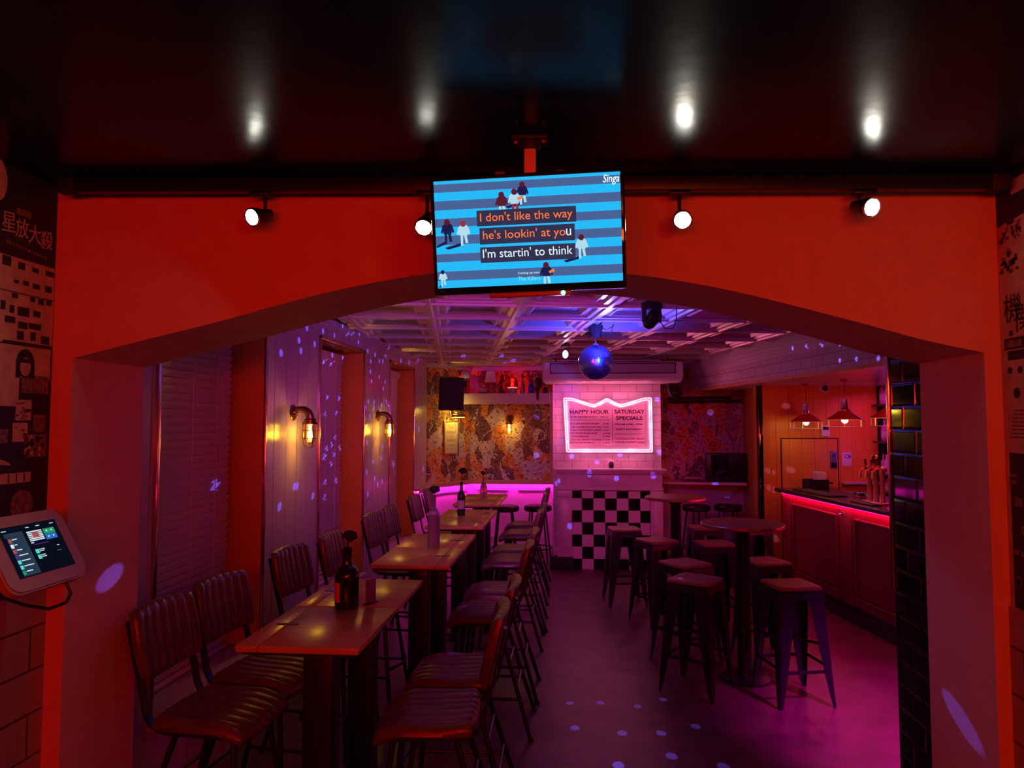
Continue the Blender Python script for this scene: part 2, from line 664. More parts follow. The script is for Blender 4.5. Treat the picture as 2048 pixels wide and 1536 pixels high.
# arch wall
AF = [(-1.79, 2.066), (-1.5, 2.134), (-1.223, 2.198), (-1.0, 2.256), (-.769, 2.308), (-.463, 2.354), (-.13, 2.366), (.196, 2.339), (.42, 2.303), (.604, 2.261), (.926, 2.172), (1.162, 2.103), (1.345, 2.06)]
def arch_z(x):
    n = len(AF)
    for i in range(n - 1):
        if AF[i][0] <= x <= AF[i + 1][0]:
            p0, p1, p2, p3 = AF[max(0, i - 1)], AF[i], AF[i + 1], AF[min(n - 1, i + 2)]
            t = (x - p1[0]) / (p2[0] - p1[0])
            m1 = (p2[1] - p0[1]) / (p2[0] - p0[0]) * (p2[0] - p1[0])
            m2 = (p3[1] - p1[1]) / (p3[0] - p1[0]) * (p2[0] - p1[0])
            return (2 * t ** 3 - 3 * t ** 2 + 1) * p1[1] + (t ** 3 - 2 * t ** 2 + t) * m1 + (-2 * t ** 3 + 3 * t ** 2) * p2[1] + (t ** 3 - t ** 2) * m2
    return 2.06
b = MB()
b.box(-2.42, -1.79, 2.42, 2.85, 0, 2.8)
b.box(1.345, 2.9, 2.42, 2.85, 0, 2.8)
N = 64
XS = [-1.79 + 3.135 * i / N for i in range(N + 1)]
fr = [(x, 2.42, arch_z(x)) for x in XS]
bk = [(x, 2.85, arch_z(x)) for x in XS]
vs = fr + bk + [(x, 2.42, 2.8) for x in XS] + [(x, 2.85, 2.8) for x in XS]
n1 = N + 1
fs = []
for i in range(N):
    fs += [(i, i + 1, n1 + i + 1, n1 + i), (2 * n1 + i, 2 * n1 + i + 1, i + 1, i), (n1 + i, n1 + i + 1, 3 * n1 + i + 1, 3 * n1 + i)]
b._add(vs, fs)
rnd = random.Random(4)
struct('wall_arch', b, PLASTER, smooth=25)
# black glossy tiled pier behind the right jamb, copper edge above counter height
b = MB()
b.box(1.345, 1.80, 2.85, 3.115, 0, 2.62)
struct('wall_pier', b, BLACKTILE, smooth=0)
b = MB()
b.box(1.338, 1.362, 3.115, 3.137, 1.145, 2.62, 0.003)
struct('trim_1', b, COPPER)

# rear room, window wall
WIN = [(3.18, 4.335), (5.32, 6.49), (7.455, 8.63)]
ZS, ZT = 0.45, 2.49
b = MB()
ys = [2.85, 3.18, 4.335, 5.32, 6.49, 7.455, 8.63, 9.42]
for i in range(0, 8, 2):
    b.box(-2.30, -1.92, ys[i], ys[i + 1], 0, 2.75)
for (a, c) in WIN:
    b.box(-2.30, -1.92, a, c, ZT, 2.75)
    b.box(-2.30, -1.92, a, c, 0, ZS)
o = struct('wall_left', b, [LILAC, REVEAL], smooth=0)
for p in o.data.polygons:
    p.material_index = 0 if abs(p.normal.x) > 0.5 else 1
for i, (a, c) in enumerate(WIN):
    w = thing('window_%d' % (i + 1), None, None, (-1.92, (a + c) / 2, ZS))
    w['kind'] = 'structure'
    h = (c - a) / 2
    q = MB()
    q.box(-0.345, -0.335, -h + .03, h - .03, 0.03, ZT - ZS - .03)
    obj('window_pane', q, DARKPANE, w, 0)
    q = MB()
    for (y0, y1, z0, z1) in ((-h, -h + .05, 0, ZT - ZS), (h - .05, h, 0, ZT - ZS), (-h, h, 0, .05), (-h, h, ZT - ZS - .05, ZT - ZS), (-h, h, 1.0, 1.05)):
        q.box(-0.36, -0.31, y0, y1, z0, z1, 0.006)
    obj('window_frame', q, REVEAL, w)
    q = MB()
    q.box(-0.30, 0.045, -h - .02, h + .02, -0.022, 0.012, 0.006)
    obj('window_sill', q, LILAC if False else mat('pale_sill_paint', (0.60, 0.44, 0.44), 0.35), w)
    q = MB()
    q.box(-0.004, 0.012, -h - .022, -h + .006, 0.0, ZT - ZS + .02, 0.002)
    q.box(-0.004, 0.012, h - .006, h + .022, 0.0, ZT - ZS + .02, 0.002)
    q.box(-0.004, 0.012, -h - .022, h + .022, ZT - ZS - .004, ZT - ZS + .024, 0.002)
    obj('window_trim', q, COPPER, w)

# bay corner and back wall: wallpaper above the dado rail, panelling below
BAY = [(-1.92, 9.42), (-1.42, 10.22), (-0.22, 10.22)]
b = MB()
for (p, q) in zip(BAY[:-1], BAY[1:]):
    for (z0, z1, k) in ((0, 1.0, 1), (1.0, 2.72, 0)):
        b.mi = k
        d = Vector((q[0] - p[0], q[1] - p[1], 0)).normalized()
        nn = Vector((-d.y, d.x, 0)) * 0.12
        b.prism([(p[0], p[1], z0), (q[0], q[1], z0), (q[0], q[1], z1), (p[0], p[1], z1)], nn)
struct('wall_bay', b, [WALLPAPER, PANELPAINT], smooth=0)

def along(b, path, inset, z0, z1, depth):
    """moulding run along an XY path, room side"""
    for (p, q) in zip(path[:-1], path[1:]):
        P, Q = Vector((p[0], p[1], 0)), Vector((q[0], q[1], 0))
        d = (Q - P).normalized()
        nn = Vector((d.y, -d.x, 0))
        a = P + nn * inset
        c = Q + nn * inset
        b.prism([(a.x, a.y, z0), (c.x, c.y, z0), (c.x, c.y, z1), (a.x, a.y, z1)], nn * depth)
RAIL = [(-1.92, 8.68), (-1.92, 9.42), (-1.42, 10.22), (-0.22, 10.22)]
b = MB()
along(b, RAIL, 0, 0.995, 1.02, 0.075)
along(b, RAIL, 0.06, 0.965, 1.0, 0.015)
struct('trim_2', b, mat('ochre_rail', (0.62, 0.42, 0.22), 0.4), smooth=0)
LEDM = glow('magenta_led', (1, 0.012, 0.60), 110)
b = MB()
along(b, RAIL, 0.040, 0.984, 0.992, 0.016)
props(obj('led_strip', b, LEDM, smooth=0), 'magenta light strip tucked under the dado rail of the back corner', 'light strip')
b = MB()
along(b, BAY, 0.0, 0.0, 0.12, 0.02)
for (p, q, n_) in ((BAY[0], BAY[1], 1), (BAY[1], BAY[2], 2)):
    P, Q = Vector((*p, 0)), Vector((*q, 0))
    for k in range(n_):
        A = P.lerp(Q, (k + .12) / n_)
        B = P.lerp(Q, (k + .90) / n_)
        along(b, [(A.x, A.y), (B.x, B.y)], 0, 0.875, 0.90, 0.014)
        along(b, [(A.x, A.y), (B.x, B.y)], 0, 0.20, 0.222, 0.014)
struct('trim_3', b, PANELPAINT, smooth=0)

# chimney breast with metro tiles, black plinth blocks
b = MB()
b.box(-0.22, 1.15, 9.15, 10.34, 0, 2.72)
struct('wall_chimney', b, METRO, smooth=0)
b = MB()
b.box(-0.255, 0.03, 9.02, 9.5, 0, 0.155, 0.004)
b.box(0.99, 1.185, 9.02, 9.5, 0, 0.155, 0.004)
struct('baseboard_chimney', b, MATTE)
b = MB()
b.box(-0.27, -0.222, 9.55, 10.2, 1.02, 2.1)
struct('trim_4', b, mat('ochre_rail', (0.62, 0.42, 0.22), 0.4), smooth=0)

# nook right of the chimney
b = MB()
b.mi = 0
b.box(1.15, 2.46, 10.22, 10.34, 1.03, 2.72)
b.mi = 1
b.box(1.15, 2.46, 10.22, 10.34, 0, 1.03)
struct('wall_nook', b, [collage_mat('dark_crowd_wallpaper', [(0.80, 0.26, 0.06), (0.66, 0.46, 0.44), (0.26, 0.10, 0.11), (0.52, 0.22, 0.20), (0.38, 0.15, 0.16), (0.70, 0.48, 0.44), (0.28, 0.11, 0.12), (0.76, 0.27, 0.07)], 6.5), PANELPAINT], smooth=0)
b = MB()
b.box(1.155, 1.235, 10.15, 10.22, 0, 2.3, 0.004)
struct('trim_5', b, WOODPANEL)
b = MB()
b.prism([(2.42, 10.24, 0), (2.262, 8.72, 0), (2.262, 8.72, 2.4), (2.42, 10.24, 2.4)], (0.12, 0.02, 0))
struct('wall_nook_side', b, board_mat('ochre_side_boards', (0.70, 0.26, 0.03), 'Y', 0.3), smooth=0)

# panelled wall behind the end of the bar
b = MB()
b.box(-0.02, 2.0, 0.45, 0.57, 0, 2.32)
o = struct('wall_bar', b, WOODPANEL, smooth=0, loc=BAR_O, rot=BROT)
b = MB()
b.box(-0.075, -0.02, 0.40, 0.46, 0, 2.3, 0.004)
struct('trim_6', b, mat('smoked_mirror', (0.10, 0.05, 0.05), 0.08, 1.0), loc=BAR_O, rot=BROT)
dr = thing('door_1', None, None, BAR_O, BROT)
dr['kind'] = 'structure'
q = MB()
q.box(0.225, 0.915, 0.440, 0.452, 0.0, 1.642, 0.003)
obj('door_panel', q, board_mat('ochre_door_boards', (0.70, 0.26, 0.028), 'X', 0.157), dr)
q = MB()
q.box(0.212, 0.222, 0.444, 0.452, 0, 1.656)
q.box(0.918, 0.928, 0.444, 0.452, 0, 1.656)
q.box(0.212, 0.928, 0.444, 0.452, 1.646, 1.656)
obj('door_gap', q, MATTE, dr, 0)
q = MB()
q.lathe([(0.0, 0), (0.022, 0.002), (0.022, 0.03), (0.0, 0.036)], 14, (0.72, 0.404, 1.19), 'y')
q.tube([(0.75, 0.42, 1.12), (0.78, 0.405, 1.12), (0.83, 0.405, 1.12)], 0.009, 8)
q.lathe([(0.0, 0), (0.02, 0.0), (0.02, 0.03), (0.0, 0.03)], 12, (0.75, 0.41, 1.12), 'y')
obj('door_handle', q, MATTE, dr)

# soffit above the bar, tiled face, orange bottom edge
def sx(y):
    return 2.0 + (8 - y) * 0.15
b = MB()
b.prism([(sx(10.3), 10.3, 2.285), (sx(2.86), 2.86, 2.285), (5.0, 2.86, 2.285), (5.0, 10.3, 2.285)], (0, 0, 0.45))
struct('ceiling_soffit', b, SOFFITTILE, smooth=0)
b = MB()
along(b, [(sx(2.86), 2.86), (sx(10.3), 10.3)], -0.012, 2.262, 2.292, -0.02)
struct('trim_7', b, mat('orange_soffit_edge', (0.72, 0.30, 0.12), 0.4), smooth=0)
b = MB()
for (z0, z1, d_) in ((2.60, 2.70, 0.075), (2.565, 2.602, 0.055), (2.525, 2.567, 0.03), (2.50, 2.527, 0.014)):
    along(b, [(sx(2.86), 2.86), (sx(10.2), 10.2)], 0.0, z0, z1, -d_)
struct('trim_8', b, WHITE, smooth=0)
b = MB()
b.box(1.82, 1.95, -5.4, 0.45, 0, 2.32)
struct('wall_right', b, MATTE, smooth=0, loc=BAR_O, rot=BROT)

# pressed-tin ceiling of the rear room, laid square to the bar
TH = 0.16
P0 = 0.636
b = MB()
prof = [(0.0, -0.016), (0.014, -0.016), (0.022, 0.0), (0.055, 0.0), (0.066, 0.022), (0.098, 0.022), (0.108, 0.010), (0.118, 0.010), (0.150, 0.046), (0.175, 0.046), (0.185, 0.040), (0.20, 0.046)]
ct, st = math.cos(TH), math.sin(TH)
for i in range(-5, 6):
    for j in range(-7, 9):
        x0, y0 = 0.441 + i * P0, 6.18 + j * P0
        xc, yc = x0 + P0 / 2, y0 + P0 / 2
        wx, wy = xc * ct - yc * st, xc * st + yc * ct
        if wx < -2.5 or wx > 3.4 or wy < 2.3 or wy > 10.8:
            continue
        rings = []
        for (ins, h) in prof:
            e = P0 / 2 - ins
            rings.append([((xc + u * e) * ct - (yc + v * e) * st, (xc + u * e) * st + (yc + v * e) * ct, 2.66 + h) for (u, v) in ((-1, -1), (1, -1), (1, 1), (-1, 1))])
        vs = [p for r_ in rings for p in r_]
        fs = []
        for k in range(len(rings) - 1):
            for m in range(4):
                fs.append((k * 4 + m, (k + 1) * 4 + m, (k + 1) * 4 + (m + 1) % 4, k * 4 + (m + 1) % 4))
        fs.append(tuple(range(len(vs) - 4, len(vs))))
        b._add(vs, fs)
for (co, no) in (((-1.94, 0, 0), (-1, 0, 0)), ((0, 2.85, 0), (0, -1, 0)), ((0, 10.3, 0), (0, 1, 0)), ((2.03, 8, 0), (1, 0.15, 0))):
    g = list(b.bm.verts) + list(b.bm.edges) + list(b.bm.faces)
    bmesh.ops.bisect_plane(b.bm, geom=g, plane_co=co, plane_no=no, clear_outer=True)
struct('ceiling_rear', b, TIN, smooth=0)
b = MB()
b.box(-2.3, 5.0, 2.85, 10.4, 2.74, 2.80)
struct('roof_rear', b, MATTE, smooth=0)
b = MB()
CR = [(-1.92, 2.85), (-1.92, 9.42), (-1.42, 10.22), (-0.22, 10.22)]
along(b, CR, 0, 2.615, 2.66, 0.03)
along(b, CR, 0, 2.595, 2.617, 0.014)
struct('trim_9', b, LILAC, smooth=0)

# ------------------------------------------------------------------ leather bar chairs
def sq(u, v, k=0.30):
    return u * math.sqrt(max(0, 1 - k * v * v / 2)), v * math.sqrt(max(0, 1 - k * u * u / 2))


def make_chair(name, label, group):
    """bar chair facing +x: ribbed leather seat and back on a black steel frame"""
    t = thing(name, label, 'chair', group=group)
    W, D, NCH = 0.405, 0.40, 7
    b = MB()

    def top(u, v):
        x, y = sq(u, v)
        edge = max(abs(u), abs(v))
        fall = 0.022 * max(0, (edge - 0.82) / 0.18) ** 2
        ch = 0.0085 * (abs(math.sin(PI * NCH * (v + 1) / 2)) ** 0.6 - 1)
        drop = -0.035 * max(0, u - 0.35) ** 1.6 / 0.65 ** 1.6 + 0.022 * max(0, -u - 0.45) ** 1.5
        sag = -0.006 * (1 - v * v) * (1 - u * u)
        return (x * D / 2, y * W / 2, 0.705 - fall + ch + drop + sag)

    def bot(u, v):
        x, y = sq(u, v)
        drop = -0.035 * max(0, u - 0.35) ** 1.6 / 0.65 ** 1.6
        return (x * D / 2 * 0.97, y * W / 2 * 0.97, 0.650 + drop)
    b.grid(top, 20, 56)
    b.grid(bot, 20, 56)
    nu, nv = 20, 56
    ring = [(-1 + 2 * i / nu, -1) for i in range(nu)] + [(1, -1 + 2 * j / nv) for j in range(nv)] + [(1 - 2 * i / nu, 1) for i in range(nu)] + [(-1, 1 - 2 * j / nv) for j in range(nv)]
    vs = [top(*r_) for r_ in ring]
    mid = [tuple((Vector(top(*r_)) * .5 + Vector(bot(*r_)) * .5) + Vector((top(*r_)[0], top(*r_)[1], 0)).normalized() * 0.008) for r_ in ring]
    vs += mid + [bot(*r_) for r_ in ring]
    n = len(ring)
    b._add(vs, [(k * n + i, k * n + (i + 1) % n, (k + 1) * n + (i + 1) % n, (k + 1) * n + i) for k in (0, 1) for i in range(n)])
    obj('seat', b, LEATHER, t, 60)

    b = MB()
    BW, BH = 0.395, 0.27
    tilt = R(13)

    def bp(u, v, off):
        """u across, v up; off towards the sitter"""
        x, z = sq(v, u)
        zz = 0.965 + x * BH / 2
        curve = -0.022 * (1 - u * u)
        return (-0.262 - (zz - 0.965) * math.tan(tilt) + off + curve + 0.012, z * BW / 2, zz)

    def front(u, v):
        edge = max(abs(u), abs(v))
        ch = 0.009 * (abs(math.sin(PI * NCH * (u + 1) / 2)) ** 0.6 - 1)
        return bp(u, v, 0.022 + ch - 0.014 * max(0, (edge - .85) / .15) ** 2)

    def back(u, v):
        return bp(u * .99, v * .99, -0.022)
    b.grid(front, 56, 14)
    b.grid(back, 56, 14)
    nu, nv = 56, 14
    ring = [(-1 + 2 * i / nu, -1) for i in range(nu)] + [(1, -1 + 2 * j / nv) for j in range(nv)] + [(1 - 2 * i / nu, 1) for i in range(nu)] + [(-1, 1 - 2 * j / nv) for j in range(nv)]
    n = len(ring)
    vs = [front(*r_) for r_ in ring] + [back(*r_) for r_ in ring]
    b._add(vs, [(i, (i + 1) % n, n + (i + 1) % n, n + i) for i in range(n)])
    obj('backrest', b, LEATHER, t, 60)

    for s in (-1, 1):
        b = MB()
        y = s * 0.165
        pts = [(0.15, y, 0.640), (-0.10, y, 0.640), (-0.165, y, 0.646), (-0.205, y, 0.668), (-0.228, y, 0.71), (-0.243, y, 0.78), (-0.259, y, 0.84), (-0.287, y, 0.95), (-0.312, y, 1.055)]
        b.strap(pts, 0.034, 0.011, (0, 1, 0))
        obj('back_upright', b, BLACK, t)
    b = MB()
    b.box(-0.14, 0.14, -0.14, 0.14, 0.625, 0.648, 0.004)
    b.box(-0.03, 0.03, -0.17, 0.17, 0.628, 0.644, 0.003)
    obj('seat_frame', b, BLACK, t)
    F = {}
    for sx_ in (-1, 1):
        for sy in (-1, 1):
            a = (sx_ * 0.12, sy * 0.125, 0.63)
            c = (sx_ * (0.20 if sx_ > 0 else 0.31), sy * 0.222, 0.0)
            F[sx_, sy] = (Vector(a), Vector(c))
            b = MB()
            b.tube([a, (Vector(a) * .5 + Vector(c) * .5), (c[0], c[1], 0.004)], 0.0125, 10)
            b.lathe([(0.016, 0), (0.017, 0.012), (0.014, 0.02)], 10, c)
            obj('leg', b, BLACK, t)
    at = lambda sx_, sy, z: F[sx_, sy][0].lerp(F[sx_, sy][1], (0.63 - z) / 0.63)
    b = MB()
    for z, pair in ((0.27, ((-1, -1), (-1, 1))), (0.42, ((-1, -1), (-1, 1))), (0.22, ((-1, -1), (1, -1))), (0.22, ((-1, 1), (1, 1)))):
        b.tube([at(*pair[0], z), at(*pair[1], z)], 0.009, 8)
    obj('stretcher', b, BLACK, t)
    b = MB()
    p, q = at(1, -1, 0.27), at(1, 1, 0.27)
    pts = []
    for i in range(13):
        k = i / 12
        w = p.lerp(q, k)
        pts.append(w + Vector((0.06 * math.sin(PI * k), 0, 0)))
    b.tube(pts, 0.0095, 8)
    obj('footrest', b, BLACK, t)
    return t


ORD = ['nearest', 'second', 'third', 'farthest']
L_POS = [(-1.405, 2.845, -5), (-1.40, 3.30, -9), (-1.39, 4.13, -8), (-1.32, 4.70, -2), (-1.335, 5.74, -4), (-1.335, 6.25, -3), (-1.325, 7.27, -2), (-1.325, 7.95, 0)]
R_POS = [(-.568, 2.885, 183), (-.555, 3.36, 181), (-.545, 4.42, 180), (-.535, 4.96, 181), (-.545, 6.04, 180), (-.53, 6.56, 181), (-.545, 7.49, 180), (-.545, 8.13, 180)]
first = None
for side, pos, grp in (('window', L_POS, 'leather bar chairs along the window wall'), ('aisle', R_POS, 'leather bar chairs along the aisle')):
    for i, (x, y, a) in enumerate(pos):
        lab = 'brown ribbed leather bar chair on the %s side of the %s table, %s seat' % (side, ORD[i // 2], 'nearer' if i % 2 == 0 else 'farther')
        if first is None:
            first = make_chair('bar_chair', lab, grp)
            first.location = (x, y, 0)
            first.rotation_euler = (0, 0, R(a))
        else:
            dup(first, (x, y, 0), (0, 0, R(a)), lab, grp)

# ------------------------------------------------------------------ tables by the windows
TBL = [(-1.30, 2.71, 3.312, 3.318, 3.915, -1), (-1.222, 4.31, 4.918, 4.924, 5.535, 1), (-1.215, 5.93, 6.515, 6.521, 7.10, 1), (-1.25, 7.55, 8.11, 8.116, 8.68, 1)]


def make_table(ln, strip):
    t = thing('bar_table', 'x', 'table', group='square bar tables by the windows')
    W = 0.49
    sw = 0.088
    lo, hi = (0, W)
    if strip < 0:
        m0, m1, s0, s1 = sw + .003, W, 0, sw
    else:
        m0, m1, s0, s1 = 0, W - sw - .003, W - sw, W
    b = MB()
    b.box(m0, m1, 0, ln, 0.944, 0.97, 0.004)
    obj('table_top', b, [TABLEWOOD], t)
    b = MB()
    b.box(s0, s1, 0, ln, 0.944, 0.97, 0.004)
    obj('table_leaf', b, TABLEWOOD, t)
    b = MB()
    b.box(0.02, W - 0.02, 0.02, ln - 0.02, 0.930, 0.944)
    b.box(W / 2 - .15, W / 2 + .15, ln / 2 - .15, ln / 2 + .15, 0.915, 0.930, 0.003)
    obj('under_frame', b, MATTE, t)
    b = MB()
    cx = (m0 + s1) / 2 if strip < 0 else (m1 + s0) / 2
    pts = []
    for k in range(28):
        a = 2 * PI * k / 28
        w = 0.050 * math.cos(a)
        h = 0.020 * math.sin(a) * (0.72 + 0.28 * abs(math.cos(a)) ** 2 * 1.5)
        pts.append((cx + w, ln / 2 + h, 0.9702))
    b.prism(pts, (0, 0, 0.0012))
    obj('hinge_plate', b, MATTE, t, 0)
    b = MB()
    b.box(W / 2 - .062, W / 2 + .062, ln / 2 - .062, ln / 2 + .062, 0.02, 0.918, 0.006)
    obj('column', b, BLACK, t)
    b = MB()
    b.box(W / 2 - .08, W / 2 + .08, ln / 2 - .20, ln / 2 + .20, 0.0, 0.014, 0.004)
    b.box(W / 2 - .09, W / 2 + .09, ln / 2 - .09, ln / 2 + .09, 0.014, 0.03, 0.004)
    obj('base', b, BLACK, t)
    return t


NOTE = ['beside the dark brown bottle', 'under the frosted bottle', 'under the green wine bottle', 'under the clear patterned bottle']
for i, (x, a0, a1, c0, c1, sg) in enumerate(TBL):
    for j, (y0, y1) in enumerate(((a0, a1), (c0, c1))):
        t = make_table(y1 - y0, sg)
        t.location = (x, y0, 0)
        t['label'] = 'square wooden bar table on a black column, %s half of the %s pair' % ('nearer' if j == 0 else 'farther', ORD[i])

# ------------------------------------------------------------------ round poseur tables
def round_table(x, y, r, label):
    t = thing('round_table', label, 'table', (x, y, 0), group='round poseur tables')
    b = MB()
    b.lathe([(0.0, 1.082), (r - .006, 1.082), (r, 1.087), (r, 1.105), (r - .005, 1.11), (0.0, 1.11)], 56)
    obj('table_top', b, WALNUT, t, 30)
    b = MB()
    b.lathe([(r + .0008, 1.086), (r + .003, 1.088), (r + .003, 1.104), (r + .0008, 1.106)], 56, cap=False)
    obj('edge_band', b, mat('brass_edge_band', (0.55, 0.33, 0.2), 0.25, 0.8), t, 30)
    b = MB()
    b.lathe([(0.12, 1.070), (0.12, 1.082)], 24)
    b.lathe([(0.055, 0.02), (0.05, 0.06), (0.05, 1.03), (0.075, 1.072)], 24)
    obj('column', b, BLACK, t)
    b = MB()
    b.lathe([(0.18, 0.0), (0.18, 0.012), (0.165, 0.02), (0.09, 0.03), (0.0, 0.034)], 48)
    obj('base', b, BLACK, t)
    return t


round_table(1.245, 5.335, 0.292, 'round walnut poseur table on black column, nearer one amid the metal stools')
round_table(1.035, 7.17, 0.295, 'round walnut poseur table nearer the fireplace, behind the other one')

# ------------------------------------------------------------------ metal stools
def make_stool(label, group):
    t = thing('metal_stool', label, 'stool', group=group)
    b = MB()
    Wt = 0.155

    def top(u, v):
        x, y = sq(u, v, 0.28)
        e = max(abs(u), abs(v))
        return (x * Wt, y * Wt, 0.760 - 0.007 * (1 - u * u) * (1 - v * v) - 0.006 * max(0, (e - .85) / .15) ** 2)
    N_ = 16
    b.grid(top, N_, N_)
    ring = [(-1 + 2 * i / N_, -1) for i in range(N_)] + [(1, -1 + 2 * j / N_) for j in range(N_)] + [(1 - 2 * i / N_, 1) for i in range(N_)] + [(-1, 1 - 2 * j / N_) for j in range(N_)]
    n = len(ring)
    vs = [top(*r_) for r_ in ring] + [(top(*r_)[0], top(*r_)[1], 0.738) for r_ in ring]
    b._add(vs + [], [(i, (i + 1) % n, n + (i + 1) % n, n + i) for i in range(n)] + [tuple(range(2 * n - 1, n - 1, -1))])
    obj('seat', b, STOOLWOOD, t, 40)
    b = MB()
    e0, e1 = 0.148, 0.160
    for k in range(4):
        b.T = Matrix.Rotation(k * PI / 2, 4, 'Z')
        # skirt with a slot under the seat edge
        b.prism([(-e0, -e0, 0.738), (e0, -e0, 0.738), (e1, -e1, 0.672), (0.05, -e1 + .003, 0.682), (-0.05, -e1 + .003, 0.682), (-e1, -e1, 0.672)], (0, 0.003, 0))
    b.T = Matrix.Identity(4)
    obj('seat_skirt', b, GUN, t)
    for sx_ in (-1, 1):
        for sy in (-1, 1):
            b = MB()
            c0 = Vector((sx_ * 0.150, sy * 0.150, 0.735))
            c1 = Vector((sx_ * 0.198, sy * 0.198, 0.0))
            rows = []
            for i in range(9):
                k = i / 8
                c = c0.lerp(c1, k)
                w = 0.088 * (1 - k) ** 0.8 + 0.024
                th = 0.004
                o_ = c
                rows.append([o_ + Vector((-sx_ * w, 0, 0)), o_ + Vector((-sx_ * .012, 0, 0)), o_ + Vector((0, -sy * .012, 0)), o_ + Vector((0, -sy * w, 0)),
                             o_ + Vector((-sx_ * th, -sy * w, 0)), o_ + Vector((-sx_ * (th + .002), -sy * .014, 0)), o_ + Vector((-sx_ * .014, -sy * (th + .002), 0)), o_ + Vector((-sx_ * w, -sy * th, 0))])
            vs = [p for r_ in rows for p in r_]
            fs = [(i * 8 + k, i * 8 + (k + 1) % 8, (i + 1) * 8 + (k + 1) % 8, (i + 1) * 8 + k) for i in range(8) for k in range(8)]
            fs += [tuple(range(8)), tuple(range(64, 72))[::-1]]
            b._add(vs, fs)
            obj('leg', b, GUN, t, 30)
    e = lambda z: 0.150 + (0.735 - z) / 0.735 * 0.048 - 0.008
    b = MB()
    for z, kk in ((0.225, (0, 2)), (0.245, (1, 3))):
        for k in kk:
            b.T = Matrix.Rotation(k * PI / 2, 4, 'Z')
            b.strap([(-e(z), -e(z), z), (e(z), -e(z), z)], 0.022, 0.005, (0, 0, 1))
    b.T = Matrix.Identity(4)
    for z, s in ((0.385, 1), (0.392, -1)):
        b.strap([(-e(z), -s * e(z), z), (e(z), s * e(z), z)], 0.020, 0.004, (0, 0, 1))
    obj('stretcher', b, GUN, t)
    return t


STOOLS = [(0.865, 5.095, 57, 'dark metal stool with wooden seat, left of the nearer round table, closest to camera'),
          (1.475, 4.99, 12, 'dark metal stool with wooden seat, right of the nearer round table, closest to camera'),
          (0.885, 5.68, 33, 'dark metal stool directly behind the stool left of the nearer round table'),
          (1.52, 5.80, 18, 'dark metal stool half hidden behind the nearer round table, bar side'),
          (0.55, 7.46, 8, 'leftmost dark metal stool, in front of the chequered fireplace panel'),
          (0.80, 6.76, 28, 'dark metal stool between the leftmost stool and the far round table'),
          (1.30, 6.62, 10, 'dark metal stool behind the nearer round table top, left of its column'),
          (1.40, 7.62, 5, 'dark metal stool behind the far round table, by the nook wall'),
          (1.90, 7.72, 12, 'dark metal stool with an orange lit leg near the panelled wall')]
st0 = None
for (x, y, a, lab) in STOOLS:
    if st0 is None:
        st0 = make_stool(lab, 'metal stools around the round tables')
        st0.location = (x, y, 0)
        st0.rotation_euler = (0, 0, R(a))
    else:
        dup(st0, (x, y, 0), (0, 0, R(a)), lab)

# black padded round stools
def make_round_stool(label):
    t = thing('padded_stool', label, 'stool', group='black padded stools by the far walls')
    b = MB()
    b.lathe([(0.0, 0.715), (0.165, 0.715), (0.178, 0.728), (0.178, 0.768), (0.165, 0.785), (0.12, 0.79), (0.0, 0.79)], 32)
    obj('seat', b, mat('black_vinyl', (0.012, 0.010, 0.012), 0.35), t)
    for k in range(4):
        a = PI / 4 + k * PI / 2
        b = MB()
        b.tube([(0.12 * math.cos(a), 0.12 * math.sin(a), 0.715), (0.215 * math.cos(a), 0.215 * math.sin(a), 0.0)], 0.012, 8)
        obj('leg', b, BLACK, t)
    b = MB()
    b.tube([(0.185 * math.cos(2 * PI * k / 24), 0.185 * math.sin(2 * PI * k / 24), 0.25) for k in range(24)], 0.009, 8, closed=True)
    obj('foot_ring', b, BLACK, t)
    return t


rs0 = make_round_stool('black padded stool before the magenta panelling, left one of the pair')
rs0.location = (-0.83, 9.10, 0)
dup(rs0, (-0.415, 9.16, 0), (0, 0, R(12)), 'black padded stool before the magenta panelling, right one beside the chimney')
dup(rs0, (1.61, 9.35, 0), (0, 0, R(20)), 'black padded stool under the nook shelf, left one')
dup(rs0, (2.02, 9.38, 0), (0, 0, R(5)), 'black padded stool under the nook shelf, right one')

# ------------------------------------------------------------------ bottles with dried flowers on the tables
def flower(name, label, x, y, z0, z1, r, lean=(0, 0), seed=1):
    t = thing(name, label, 'flower', (x, y, z0), group='dried flowers in table bottles')
    h = z1 - z0
    b = MB()
    b.tube([(0, 0, 0), (lean[0] * .4, lean[1] * .4, h * .5), (lean[0], lean[1], h - r * .6)], 0.0035, 6)
    obj('stem', b, DRYFLOWER, t)
    b = MB()
    rn = random.Random(seed)
    b.ball((lean[0], lean[1], h - r * .9), r * .62, 12, 8)
    for k in range(16):
        a = k * 2.4
        el = 0.1 + 1.2 * k / 16
        d = Vector((math.cos(a) * math.cos(el), math.sin(a) * math.cos(el), math.sin(el) * .9 - .1))
        b.ball(Vector((lean[0], lean[1], h - r * .9)) + d * r * .55, r * (0.36 + .12 * rn.random()), 8, 6, (1, 1, .8))
    obj('bloom', b, DRYFLOWER, t, 50)
    return t


